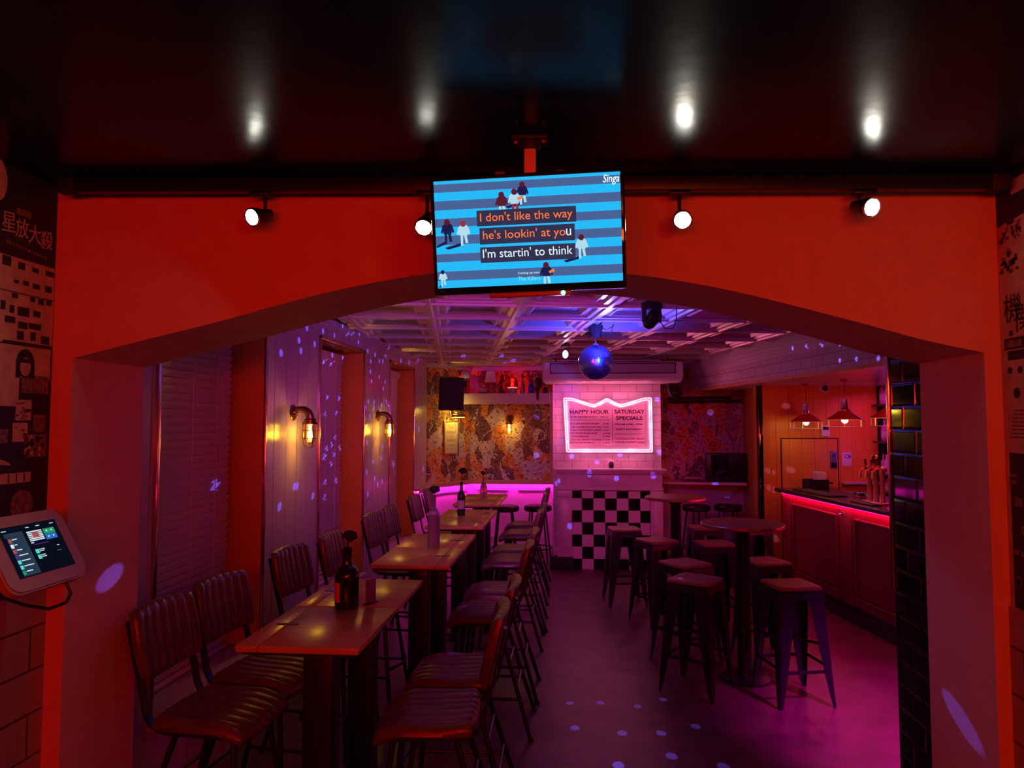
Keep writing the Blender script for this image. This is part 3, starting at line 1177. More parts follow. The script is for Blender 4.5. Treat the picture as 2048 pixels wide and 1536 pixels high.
# squat dark brown bottle
t = thing('brown_bottle', 'squat dark brown bottle with orange label on the nearest table', 'bottle', (-1.045, 3.30, 0.971), group='bottles on the bar tables')
b = MB()
b.lathe([(0.0, 0), (0.050, 0.0), (0.055, 0.006), (0.056, 0.02), (0.056, 0.14), (0.053, 0.165), (0.042, 0.185), (0.026, 0.198), (0.0215, 0.215), (0.021, 0.262), (0.024, 0.264), (0.024, 0.275), (0.020, 0.276), (0.018, 0.24)], 28, cap=False)
gls = obj('bottle_glass', b, BROWNGLASS, t)
b = MB()
vs, fs = [], []
for k in range(13):
    a = R(175 + 78 * k / 12)
    for z in (0.035, 0.122):
        vs.append((0.0568 * math.cos(a), 0.0568 * math.sin(a), z))
b._add(vs, [(2 * k, 2 * k + 2, 2 * k + 3, 2 * k + 1) for k in range(12)])
obj('label', b, mat('orange_label', (0.75, 0.20, 0.05), 0.5), gls, label='orange paper label')
flower('dried_flower', 'dark dried rose in the squat brown bottle', -1.045, 3.30, 1.24, 1.335, 0.040, (0.012, 0), 3)
# menu card beside it
t = thing('menu_card', 'small purple menu card in a stand beside the brown bottle', 'card', (-0.955, 3.385, 0.971), (0, 0, R(68)))
b = MB()
b.box(-0.035, 0.035, -0.004, 0.004, 0.006, 0.115, 0.001)
obj('card', b, mat('lilac_card', (0.20, 0.10, 0.36), 0.4), t)
b = MB()
b.box(-0.04, 0.04, -0.018, 0.018, 0.0, 0.007, 0.002)
obj('base', b, PLASTIC, t)
# tall frosted bottle
t = thing('frosted_bottle', 'tall frosted clear bottle with dark flower on the second table', 'bottle', (-0.948, 4.925, 0.971), group='bottles on the bar tables')
b = MB()
b.lathe([(0.0, 0), (0.036, 0.0), (0.041, 0.006), (0.042, 0.02), (0.042, 0.20), (0.040, 0.225), (0.030, 0.255), (0.018, 0.275), (0.0155, 0.29), (0.0155, 0.345), (0.018, 0.346), (0.018, 0.356), (0.014, 0.357), (0.013, 0.30)], 28, cap=False)
obj('bottle_glass', b, FROST, t)
b = MB()
b.lathe([(0.030, 0.252), (0.0335, 0.25), (0.0385, 0.236), (0.040, 0.23)], 24, cap=False)
obj('shoulder_band', b, GREY, t)
flower('dried_flower', 'dark drooping dried rose in the frosted bottle', -0.948, 4.925, 1.20, 1.405, 0.042, (0.004, 0), 5)
# green wine bottle
t = thing('wine_bottle', 'dark green wine bottle with pale label on the third table', 'bottle', (-1.015, 6.62, 0.971), group='bottles on the bar tables')
b = MB()
b.lathe([(0.0, 0.008), (0.030, 0.0), (0.0375, 0.004), (0.038, 0.012), (0.038, 0.175), (0.034, 0.198), (0.022, 0.220), (0.0155, 0.236), (0.0145, 0.30), (0.0165, 0.302), (0.0165, 0.312), (0.013, 0.313), (0.012, 0.26)], 28, cap=False)
gls = obj('bottle_glass', b, GREENGLASS, t)
b = MB()
vs, fs = [], []
for k in range(15):
    a = R(205 + 125 * k / 14)
    for z in (0.065, 0.145):
        vs.append((0.0387 * math.cos(a), 0.0387 * math.sin(a), z))
b._add(vs, [(2 * k, 2 * k + 2, 2 * k + 3, 2 * k + 1) for k in range(14)])
obj('label', b, mat('pale_label', (0.55, 0.42, 0.42), 0.5), gls, label='pale paper label')
flower('dried_flower', 'dark round dried bloom in the green wine bottle', -1.015, 6.62, 1.24, 1.425, 0.046, (0.012, 0), 7)
# clear patterned bottle
t = thing('patterned_bottle', 'clear bottle with red printed pattern on the farthest table', 'bottle', (-0.985, 8.10, 0.971), group='bottles on the bar tables')
b = MB()
b.lathe([(0.0, 0.0), (0.036, 0.0), (0.040, 0.006), (0.040, 0.135), (0.034, 0.160), (0.018, 0.185), (0.015, 0.20), (0.015, 0.25), (0.013, 0.251), (0.012, 0.21)], 28, cap=False)
gls = obj('bottle_glass', b, mat('pink_tinted_glass', (0.8, 0.55, 0.6), 0.08, trans=0.8), t)
b = MB()
rn = random.Random(2)
for k in range(34):
    a = rn.uniform(PI * 0.85, PI * 2.15)
    z = rn.uniform(0.02, 0.125)
    b.T = Matrix.Rotation(a, 4, 'Z')
    s = rn.uniform(.004, .008)
    b.prism([(0.0404, -s, z), (0.0404, 0, z - s), (0.0404, s, z), (0.0404, 0, z + s)], (0.0006, 0, 0))
b.T = Matrix.Identity(4)
obj('printed_pattern', b, mat('red_print', (0.6, 0.06, 0.08), 0.5), gls, 0)
flower('dried_flower', 'dark small dried bloom in the clear patterned bottle', -0.985, 8.10, 1.00, 1.295, 0.034, (-0.006, 0), 9)

# ------------------------------------------------------------------ venetian blinds
for i, (a, c) in enumerate(WIN):
    yc, h = (a + c) / 2, (c - a) / 2 - .065
    lab = ['closed pale venetian blind in the window nearest the arch', 'pale venetian blind in the middle window, specked with blue light', 'pale venetian blind in the far window by the corner'][i]
    t = thing('venetian_blind', lab, 'blind', (-2.115, yc, 0.47), group='venetian blinds in the side windows')
    b = MB()
    b.box(-0.025, 0.035, -h - .005, h + .005, 1.90, 1.985, 0.006)
    obj('headrail', b, BLINDM, t)
    b = MB()
    z = 0.05
    while z < 1.90:
        b.strap([(-0.010, 0, z - .023), (0.002, 0, z), (0.010, 0, z + .023)], 2 * h, 0.0028, (0, 1, 0))
        z += 0.0425
    obj('slats', b, BLINDM, t, 50)
    b = MB()
    b.box(-0.016, 0.016, -h, h, 0.0, 0.022, 0.004)
    obj('bottom_rail', b, BLINDM, t)
    for k in (-.55, 0.1, .62):
        b = MB()
        b.tube([(0.018, k * h, 0.02), (0.018, k * h, 1.90)], 0.0022, 6)
        obj('ladder_cord', b, BLINDM, t)

# ------------------------------------------------------------------ television and its ceiling mount
t = thing('ceiling_mount', 'metal pole mount holding the television below the black ceiling', 'bracket', (-0.112, 2.02, 2.655))
b = MB()
b.box(-0.052, 0.052, -0.04, 0.04, -0.012, 0.0, 0.003)
obj('ceiling_plate', b, MATTE, t)
b = MB()
b.lathe([(0.028, -0.034), (0.030, -0.03), (0.030, -0.012)], 20)
obj('collar', b, MATTE, t)
b = MB()
b.box(-0.017, 0.017, -0.017, 0.017, -0.115, -0.03, 0.005)
obj('pole', b, mat('satin_steel', (0.78, 0.72, 0.72), 0.4), t)
b = MB()
b.box(-0.10, 0.10, 0.004, 0.022, -0.14, -0.106, 0.003)
b.box(-0.105, -0.072, 0.004, 0.022, -0.14, -0.088, 0.008)
b.box(0.072, 0.105, 0.004, 0.022, -0.14, -0.088, 0.008)
b.box(-0.02, 0.02, 0.004, 0.03, -0.30, -0.13, 0.003)
obj('bracket', b, mat('dark_steel', (0.24, 0.16, 0.15), 0.45), t)
for k in (-1, 1):
    b = MB()
    b.lathe([(0.0, 0.0), (0.006, 0.0), (0.006, 0.004), (0, 0.005)], 10, (k * 0.04, -0.02, -0.014), 'y')
    obj('bolt', b, CHROME, t)

tv = thing('television', 'small flat television hanging from the ceiling, showing karaoke lyrics over a crossing', 'television', (-0.116, 1.985, 2.365), (R(7), R(-1.6), 0))
b = MB()
b.box(-0.273, 0.273, -0.018, 0.03, -0.162, 0.170, 0.006, 3)
b.box(-0.20, 0.20, 0.03, 0.05, -0.12, 0.12, 0.008)
obj('casing', b, mat('piano_black', (0.006, 0.006, 0.008), 0.06, coat=0.5), tv)
SXW, SZ0, SZH = 0.523, 0.158, 0.300
SU = lambda u: -SXW / 2 + SXW * u
SV = lambda v: SZ0 - SZH * v
D_ = glow('screen_asphalt', (0.085, 0.145, 0.36), 0.85)
LT = glow('screen_stripe', (0.02, 0.50, 0.95), 1.0)
b = MB()
cuts = [0, .03, .105, .185, .27, .35, .43, .51, .595, .68, .755, .845, .93, 1.0]
for k in range(13):
    b.mi = k % 2
    b.box(SU(0), SU(1), -0.0192, -0.0180, SV(cuts[k + 1]), SV(cuts[k]))
scr = obj('screen', b, [LT, D_], tv, 0, label='lit screen with blue and grey stripes')
SY = -0.0196


def flat(b, pts, y, th=0.0003):
    b.prism([(SU(min(.998, max(.002, u))), y, SV(min(.998, max(.002, v)))) for (u, v) in pts], (0, -th, 0))
FIG = [glow('screen_skin_red', (0.35, 0.03, 0.06), 0.9), glow('screen_white_shirt', (0.45, 0.72, 0.85), 1), glow('screen_navy', (0.012, 0.012, 0.07), 1), glow('screen_maroon', (0.10, 0.012, 0.03), 1), glow('screen_orange', (0.9, 0.22, 0.05), 1)]
PEOPLE = [(0.365, 0.17, 3, 3, 1, 1.0), (0.435, 0.15, 3, 1, 0, 1.05), (0.478, 0.085, 3, 2, 1, 0.95), (0.065, 0.40, 3, 2, 2, 1.05), (0.152, 0.42, 0, 1, 1, 1.05), (0.785, 0.60, 3, 1, 1, 1.0), (0.592, 0.84, 3, 2, 1, 1.0), (0.03, 0.86, 2, 1, 1, 0.7)]
for (u, v, hd, sh, lg, s) in PEOPLE:
    b = MB()
    du = 0.0165 * s
    dv = 0.030 * s
    b.mi = 2
    flat(b, [(u - 6 * du, v + 6.4 * dv), (u - 1 * du, v + 5.2 * dv), (u - .6 * du, v + 6.0 * dv), (u - 5 * du, v + 7.0 * dv)], SY, .0002)
    b.mi = lg
    flat(b, [(u - .9 * du, v + 2.6 * dv), (u - .1 * du, v + 2.6 * dv), (u - .2 * du, v + 6.0 * dv), (u - .9 * du, v + 6.0 * dv)], SY - .0003)
    flat(b, [(u + .1 * du, v + 2.6 * dv), (u + 1.0 * du, v + 2.6 * dv), (u + 1.4 * du, v + 5.3 * dv), (u + .6 * du, v + 5.3 * dv)], SY - .0003)
    b.mi = sh
    flat(b, [(u - 1.6 * du, v + .6 * dv), (u - .6 * du, v - .2 * dv), (u + .9 * du, v - .2 * dv), (u + 1.7 * du, v + .7 * dv), (u + 1.3 * du, v + 3.0 * dv), (u - 1.2 * du, v + 3.0 * dv)], SY - .0006)
    flat(b, [(u - 2.1 * du, v + 2.6 * dv), (u - 1.5 * du, v + .5 * dv), (u - 1.1 * du, v + .8 * dv), (u - 1.5 * du, v + 2.8 * dv)], SY - .0006)
    flat(b, [(u + 2.2 * du, v + 2.4 * dv), (u + 1.6 * du, v + .5 * dv), (u + 1.2 * du, v + .8 * dv), (u + 1.6 * du, v + 2.8 * dv)], SY - .0006)
    b.mi = hd
    flat(b, [(u + du * .95 * math.cos(2 * PI * k / 12), v - dv * .5 + dv * .95 * math.sin(2 * PI * k / 12)) for k in range(12)], SY - .0009)
    if u in (0.592, 0.435):
        b.mi = 4
        flat(b, [(u + .013, v + .045), (u + .04, v + .022), (u + .048, v + .045), (u + .02, v + .065)], SY - .001)
    obj('picture_figure', b, FIG, scr, 0)
b = MB()
for (u0, u1, v0, v1) in ((0.228, 0.762, 0.292, 0.438), (0.24, 0.752, 0.455, 0.608), (0.24, 0.752, 0.635, 0.78)):
    b.box(SU(u0), SU(u1), SY - .0014, SY - .0011, SV(v1), SV(v0))
obj('caption_panels', b, glow('caption_panel', (0.035, 0.03, 0.075), 1), scr, 0)
ORG = glow('lyric_orange', (1.0, 0.20, 0.05), 1.05)
WHT = glow('lyric_white', (0.72, 0.88, 1.0), 1.1)
ty = SY - .0016
text('lyric_line', "I don't like the way", SU(.246), SU(.742), SV(.420), SV(.315), ty, ORG, scr, 0.0)
text('lyric_line', "he's lookin' at yo", SU(.258), SU(.702), SV(.585), SV(.480), ty, ORG, scr, 0.0)
text('lyric_line', "u", SU(.706), SU(.732), SV(.562), SV(.500), ty, WHT, scr, 0.0)
text('lyric_line', "I'm startin' to think", SU(.254), SU(.736), SV(.735), SV(.652), ty, WHT, scr, 0.0)
text('caption_line', "Coming up next", SU(.440), SU(.556), SV(.905), SV(.880), ty, WHT, scr, 0.0)
text('caption_line', "The Killers", SU(.440), SU(.560), SV(.962), SV(.925), ty, glow('caption_cyan', (0.25, 0.85, 0.95), 1), scr, 0.0)
lg = text('corner_logo', "Singa", SU(.905), SU(.992), SV(.118), SV(.022), ty, WHT, scr, 0.012)
for v in lg.data.vertices:
    v.co.x += 0.16 * (v.co.z - SV(.118))
b = MB()
b.box(-0.115, 0.118, -0.024, -0.005, -0.176, -0.162, 0.003)
obj('lower_strip', b, mat('glossy_strip', (0.35, 0.20, 0.18), 0.25), tv)
b = MB()
b.lathe([(0.0, -0.027), (0.006, -0.026), (0.0065, -0.0235)], 16, (0.094, 0, -0.169), 'y')
obj('power_light', b, glow('power_green', (0.25, 1.0, 0.6), 3), tv)

# ------------------------------------------------------------------ track with four spot lamps
t = thing('lighting_track', 'long black lighting track along the top of the arch wall', 'track', (-0.2, 2.33, 2.645), (0, R(1.364), 0))
b = MB()
b.box(-1.56, 1.56, -0.018, 0.018, -0.040, 0.008, 0.003)
obj('rail', b, BLACK, t)
for k in (-1, 1):
    b = MB()
    b.box(k * 1.56 - .03, k * 1.56 + .03, -0.021, 0.021, -0.044, 0.010, 0.004)
    obj('end_cap', b, MATTE, t)
LAMPG = glow('spot_bulb', (1.0, 1.0, 0.86), 60)
SPOTS = [(-1.062, 2.525, (-0.42, -1, -0.48), 'leftmost of the four lit spot lamps on the black track'),
         (-0.478, 2.478, (-0.02, -0.75, -0.72), 'lit spot lamp on the black track, just left of the television'),
         (0.362, 2.482, (0.02, -0.95, -0.48), 'lit spot lamp on the black track, first one right of the television'),
         (0.945, 2.508, (0.32, -1, -0.40), 'rightmost of the four lit spot lamps on the black track')]
for (x, z, d, lab) in SPOTS:
    zr = 2.6035 - 0.0238 * (x + 0.2)
    t = thing('spot_lamp', lab, 'spotlight', (x, 2.33, zr), group='spot lamps on the track')
    b = MB()
    b.box(-0.035, 0.035, -0.016, 0.016, -0.012, 0.0, 0.003)
    obj('track_adapter', b, BLACK, t)
    D = Vector(d).normalized()
    c = Vector((0, -0.05, z - zr))
    hinge = c - D * 0.055
    b = MB()
    b.tube([(hinge.x * 1.0, 0.0, -0.01), (hinge.x, 0.0, -0.05), (hinge.x, hinge.y, hinge.z)], 0.006, 8)
    obj('arm', b, BLACK, t)
    q = D.to_track_quat('Z', 'Y').to_matrix().to_4x4()
    b = MB()
    b.T = Matrix.Translation(c) @ q
    b.lathe([(0.0, -0.085), (0.014, -0.083), (0.017, -0.055), (0.028, -0.02), (0.031, -0.006), (0.031, 0.004), (0.0275, 0.004), (0.0265, -0.004)], 24, cap=False)
    obj('lamp_body', b, BLACK, t)
    b = MB()
    b.T = Matrix.Translation(c) @ q
    b.lathe([(0.0265, 0.0), (0.0265, 0.006), (0.031, 0.007), (0.032, 0.002)], 24, cap=False)
    obj('front_ring', b, CHROME, t)
    b = MB()
    b.T = Matrix.Translation(c) @ q
    b.lathe([(0.0255, -0.001), (0.02, 0.003), (0.0, 0.004)], 24)
    obj('bulb', b, LAMPG, t)
    w = Vector((x, 2.33, zr)) + c + D * 0.012
    spot('spot_lamp_light', w, D, 6, (1.0, 0.95, 0.8), 130, 0.9, 0.02)

# ------------------------------------------------------------------ tablet kiosk on the left wall
mx = Matrix(((0, -.874, -.486), (1, 0, 0), (0, -.486, .874)))
t = thing('tablet_kiosk', 'white wall kiosk with a lit tablet showing a song list', 'tablet', (-1.640, 2.085, 1.447), mx.to_euler())


def rrect(x0, x1, z0, z1, r, n=6):
    pts = []
    for (cx, cz, a0) in ((x1 - r, z1 - r, 0), (x0 + r, z1 - r, 90), (x0 + r, z0 + r, 180), (x1 - r, z0 + r, 270)):
        for k in range(n + 1):
            a = R(a0 + 90 * k / n)
            pts.append((cx + r * math.cos(a), cz + r * math.sin(a)))
    return pts
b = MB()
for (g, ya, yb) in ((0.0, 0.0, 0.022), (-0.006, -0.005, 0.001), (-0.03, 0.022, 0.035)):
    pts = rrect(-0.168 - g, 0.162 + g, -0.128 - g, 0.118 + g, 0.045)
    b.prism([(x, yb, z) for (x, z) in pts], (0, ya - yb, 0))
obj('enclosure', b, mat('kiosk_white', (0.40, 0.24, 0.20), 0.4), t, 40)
b = MB()
b.box(-0.116, 0.116, -0.0062, -0.005, -0.083, 0.081)
disp = obj('display', b, glow('tablet_black', (0.003, 0.004, 0.010), 1), t, 0)
ROW = [glow('tablet_white', (0.75, 0.9, 1), 0.9), glow('tablet_teal', (0.10, 0.75, 0.70), 0.9), glow('tablet_blue', (0.02, 0.16, 0.62), 0.9), glow('tablet_green', (0.02, 0.33, 0.14), 0.9), glow('tablet_red', (0.45, 0.08, 0.09), 0.9), glow('tablet_violet', (0.10, 0.03, 0.28), 0.8), glow('tablet_slate', (0.02, 0.04, 0.07), 1)]
b = MB()


def tq(u0, u1, v0, v1, mi, y=-0.0064):
    b.mi = mi
    b.box(-0.114 + .228 * u0, -0.114 + .228 * u1, y - .0002, y, 0.080 - .162 * v1, 0.080 - .162 * v0)
tq(0.04, 0.36, 0.12, 0.20, 6)
tq(0.07, 0.36, 0.205, 0.98, 6)
for k in range(7):
    v = 0.235 + k * 0.107
    tq(0.075, 0.125, v, v + 0.075, [4, 0, 4, 5, 1, 1, 3][k], -0.0067)
    tq(0.14, 0.14 + [.08, .05, .09, .15, .15, .17, .11][k], v + .008, v + .026, 0, -0.0067)
    tq(0.14, 0.20, v + .042, v + .05, 6, -0.0067)
for k in range(6):
    tq(0.42, 0.685, 0.155 + k * .036, 0.178 + k * .036, 0, -0.0066)
tq(0.50, 0.61, 0.19, 0.30, 4, -0.0069)
tq(0.71, 0.92, 0.155, 0.265, 3, -0.0066)
tq(0.71, 0.92, 0.272, 0.385, 2, -0.0066)
for u, v in ((0.77, .19), (.86, .19), (.77, .31), (.86, .31)):
    tq(u - .012, u + .012, v, v + .03, 0, -0.0069)
tq(0.45, 0.72, 0.425, 0.44, 5)
tq(0.42, 0.47, 0.38, 0.40, 0)
for k in range(2):
    v = 0.53 + k * .115
    tq(0.43, 0.49, v, v + .085, 1, -0.0066)
    tq(0.50, 0.60 - .03 * k, v + .005, v + .022, 0)
    tq(0.50, 0.58, v + .04, v + .056, 0)
tq(0.84, 0.88, .53, .545, 0)
tq(0.80, 0.88, .64, .65, 3)
for u0, u1 in ((0.03, .11), (.44, .50), (.62, .69), (.88, .95)):
    tq(u0, u1, .06, .075, 0)
obj('song_list', b, ROW, disp, 0)
b = MB()
b.box(-0.04, 0.04, 0.03, 0.075, -0.11, 0.02, 0.006)
b.T = Matrix.Identity(4)
obj('bracket', b, MATTE, t)
b = MB()
inv = mx.transposed()
kp = [Vector(p_) for p_ in ((-1.625, 2.165, 1.345), (-1.600, 2.172, 1.318), (-1.588, 2.175, 1.290), (-1.598, 2.168, 1.262), (-1.640, 2.15, 1.246), (-1.70, 2.125, 1.262), (-1.79, 2.10, 1.30), (-1.855, 2.09, 1.31))]
b.tube([inv @ (p - Vector((-1.640, 2.085, 1.447))) for p in kp], 0.0055, 8)
obj('cable', b, PLASTIC, t)
b = MB()
arm = [Vector((-1.665, 2.085, 1.42)), Vector((-1.72, 2.085, 1.40)), Vector((-1.858, 2.085, 1.40))]
b.strap([inv @ (p - Vector((-1.640, 2.085, 1.447))) for p in arm], 0.06, 0.05, inv @ Vector((0, 1, 0)))
obj('wall_arm', b, MATTE, t)

# ------------------------------------------------------------------ printed murals on the front side walls
INK = mat('mural_black', (0.012, 0.006, 0.006), 0.6)
PAPER = mat('mural_paper', (0.55, 0.30, 0.26), 0.65, var=(18, 0.2))
MID = mat('mural_halftone', (0.20, 0.085, 0.075), 0.65, var=(60, 0.6))
CJK = mat('mural_letter', (0.62, 0.36, 0.32), 0.65)
t = thing('mural', 'black and red printed collage covering the wall above the tablet', 'mural', (-1.870, 0, 0))
b = MB()
b.box(0, 0.0015, 1.30, 2.418, 1.25, 2.715)
obj('backing', b, INK, t, 0)
b = MB()


def mq(y0, y1, z0, z1, mi, lift=1):
    b.mi = mi
    b.box(0.0015, 0.0015 + .0007 * lift, y0, y1, z0, z1)
mq(1.9, 2.416, 2.10, 2.392, 0)
for r_ in [(2.176, 2.213, 2.356, 2.389), (2.244, 2.275, 2.356, 2.380), (2.307, 2.337, 2.358, 2.374), (2.371, 2.414, 2.358, 2.377), (2.229, 2.249, 2.304, 2.316), (2.268, 2.294, 2.304, 2.320), (2.313, 2.346, 2.301, 2.319), (2.371, 2.403, 2.299, 2.322), (2.221, 2.247, 2.253, 2.269), (2.302, 2.326, 2.253, 2.271), (2.340, 2.368, 2.249, 2.272), (2.379, 2.405, 2.253, 2.272), (2.176, 2.196, 2.207, 2.238), (2.214, 2.234, 2.201, 2.227), (2.249, 2.301, 2.197, 2.228), (2.320, 2.353, 2.203, 2.225), (2.196, 2.240, 2.167, 2.189), (2.254, 2.296, 2.153, 2.177), (2.301, 2.358, 2.158, 2.179), (2.25, 2.28, 2.115, 2.145), (2.31, 2.335, 2.118, 2.148), (2.36, 2.40, 2.112, 2.14), (2.12, 2.16, 2.16, 2.19), (2.13, 2.165, 2.30, 2.33)]:
    mq(*r_, 1, 2)
mq(1.9, 2.416, 2.27, 2.276, 2, 2)
mq(2.19, 2.416, 2.095, 2.108, 1, 2)
mq(2.14, 2.41, 1.985, 2.095, 0)
mq(2.12, 2.268, 1.888, 2.03, 0, 1.2)
mq(2.279, 2.404, 1.935, 1.997, 2, 1.4)
mq(2.258, 2.327, 1.841, 1.911, 0, 1.5)
mq(2.248, 2.313, 1.768, 1.832, 0, 1.5)
mq(2.12, 2.227, 1.765, 1.811, 2, 1.5)
mq(2.301, 2.402, 1.713, 1.793, 2, 1.5)
mq(2.34, 2.395, 1.80, 1.86, 2, 1.5)
mq(2.10, 2.335, 1.629, 1.663, 0, 1.5)
for k in range(3):
    mq(2.235 + k * .034, 2.24 + k * .034, 1.632, 1.66, 1, 2.4)
rn = random.Random(12)
for k in range(22):
    y0, z0 = rn.uniform(2.255, 2.31), rn.choice([rn.uniform(1.842, 1.90), rn.uniform(1.77, 1.825)])
    mq(y0, y0 + rn.uniform(.008, .03), z0, z0 + .006, 2, 2.2)
for k in range(26):
    y0, z0 = rn.uniform(2.302, 2.39), rn.uniform(1.715, 1.785)
    b.mi = rn.choice((0, 1))
    s = rn.uniform(.004, .011)
    b.prism([(0.0027, y0 + s * math.cos(a), z0 + s * math.sin(a)) for a in (0.2, 1.5, 2.9, 4.4)], (0.0006, 0, 0))
b.mi = 0
b.prism([(0.0015, 2.10, 1.70), (0.0015, 2.248, 1.69), (0.0015, 2.235, 1.70), (0.0015, 2.12, 1.74)], (0.0008, 0, 0))
# a round photographed face with a tuft, bob-haired woman, oval head at the top
for (cy, cz, ry, rz, mi, lf) in ((2.292, 2.036, .042, .050, 1, 2), (2.292, 2.024, .024, .032, 0, 3), (2.135, 2.63, .05, .075, 0, 1), (2.30, 1.552, .05, .052, 2, 1.5)):
    b.mi = mi
    b.prism([(0.0015, cy + ry * math.cos(2 * PI * k / 20), cz + rz * math.sin(2 * PI * k / 20)) for k in range(20)], (0.0007 * lf, 0, 0))
mq(2.25, 2.272, 1.985, 2.04, 1, 2.5)
mq(2.312, 2.334, 1.985, 2.04, 1, 2.5)
mq(2.268, 2.318, 2.038, 2.052, 1, 3.4)
mq(2.228, 2.294, 2.541, 2.563, 2, 1)
obj('print', b, [PAPER, INK, MID], t, 0)
for k, ch in enumerate('星放大殺'):
    o = text('lettering', ch, 0, .058, 0, .066, 0, CJK, t)
    y0 = 2.168 + k * .058
    for v in o.data.vertices:
        x_, z_ = v.co.x, v.co.z
        v.co = Vector((0.0022 - v.co.y, y0 + x_, 2.468 - 0.006 * k + z_ + 0.1 * x_))
b = MB()
for k in range(14):
    b.box(0.0015, 0.0022, 2.19 + k * .0135, 2.19 + k * .0135 + rn.uniform(.006, .012), 2.432 - .0012 * k, 2.442 - .0012 * k)
obj('small_lettering', b, MID, t, 0)

t = thing('mural', 'black and red printed collage on the right hand front wall', 'mural', (1.399, 0, 0))
b = MB()
b.mi = 1
b.box(-0.0015, 0, 1.30, 2.418, 1.25, 2.61)


def mr(y0, y1, z0, z1, mi, lift=1):
    b.mi = mi
    b.box(-0.0015 - .0007 * lift, -0.0015, y0, y1, z0, z1)
mr(1.9, 2.416, 2.498, 2.61, 0)
mr(1.9, 2.336, 2.553, 2.600, 1, 2)
b.mi = 0
b.prism([(-.0015, 2.416, 2.47), (-.0015, 2.416, 2.50), (-.0015, 1.9, 2.50)], (-.0007, 0, 0))
for k in range(34):
    y0, z0 = rn.uniform(2.29, 2.40), rn.uniform(2.41, 2.47)
    mr(y0, y0 + rn.uniform(.006, .016), z0, z0 + rn.uniform(.005, .015), rn.choice((0, 2)), 2)
for k in range(20):
    y0, z0 = rn.uniform(2.31, 2.395), rn.uniform(2.305, 2.37)
    mr(y0, y0 + rn.uniform(.008, .02), z0, z0 + rn.uniform(.006, .02), rn.choice((0, 2)), 2)
mr(2.30, 2.40, 2.064, 2.101, 0)
mr(2.312, 2.39, 2.072, 2.093, 2, 2)
mr(2.20, 2.385, 2.03, 2.06, 0)
for (cy, cz, r_) in ((2.376, 1.998, .011), (2.326, 1.997, .012), (2.346, 1.926, .017), (2.364, 2.116, .010)):
    b.mi = 0
    b.prism([(-.0015, cy + r_ * math.cos(2 * PI * k / 14), cz + r_ * math.sin(2 * PI * k / 14)) for k in range(14)], (-.0008, 0, 0))
for k in range(8):
    mr(2.20, 2.388 - .004 * k, 1.784 + k * .012, 1.789 + k * .012, 2)
for k in range(18):
    y0, z0 = rn.uniform(2.2, 2.37), rn.uniform(1.30, 1.70)
    mr(y0, y0 + rn.uniform(.01, .04), z0, z0 + rn.uniform(.008, .03), 2, 2)
obj('printed_panel', b, [INK, PAPER, MID], t, 0)
b = MB()
b.box(-0.0021, -0.0015, 1.9, 2.396, 1.252, 1.737)
obj('dark_block', b, INK, t, 0)
for k, (ch, y0, z0, s) in enumerate((('機', 2.395, 2.150, .090), ('関', 2.335, 2.115, .085))):
    o = text('lettering', ch, 0, s, 0, s, 0, INK, t)
    for v in o.data.vertices:
        x_, z_ = v.co.x, v.co.z
        v.co = Vector((-0.0022 + v.co.y, y0 - x_, z0 + z_))

# ------------------------------------------------------------------ bulkhead wall lamps
def clear(name, tint, refl=0.10):
    """thin clear glass: lets light straight through, a little mirror at the surface"""
    m = bpy.data.materials.new(name)
    m.use_nodes = True
    nt = m.node_tree
    nt.nodes.clear()
    tr = nt.nodes.new('ShaderNodeBsdfTransparent')
    tr.inputs[0].default_value = (*tint, 1)
    gl = nt.nodes.new('ShaderNodeBsdfGlossy')
    gl.inputs['Roughness'].default_value = 0.05
    mx = nt.nodes.new('ShaderNodeMixShader')
    mx.inputs[0].default_value = refl
    o = nt.nodes.new('ShaderNodeOutputMaterial')
    nt.links.new(tr.outputs[0], mx.inputs[1])
    nt.links.new(gl.outputs[0], mx.inputs[2])
    nt.links.new(mx.outputs[0], o.inputs[0])
    MATS[name] = m
    return m


AMBER = clear('amber_lamp_glass', (1.0, 0.86, 0.52))
THIN = clear('thin_clear_glass', (0.92, 0.92, 0.95))
FIL = glow('warm_filament', (1.0, 0.68, 0.10), 40)
WARM = (1.0, 0.54, 0.006)


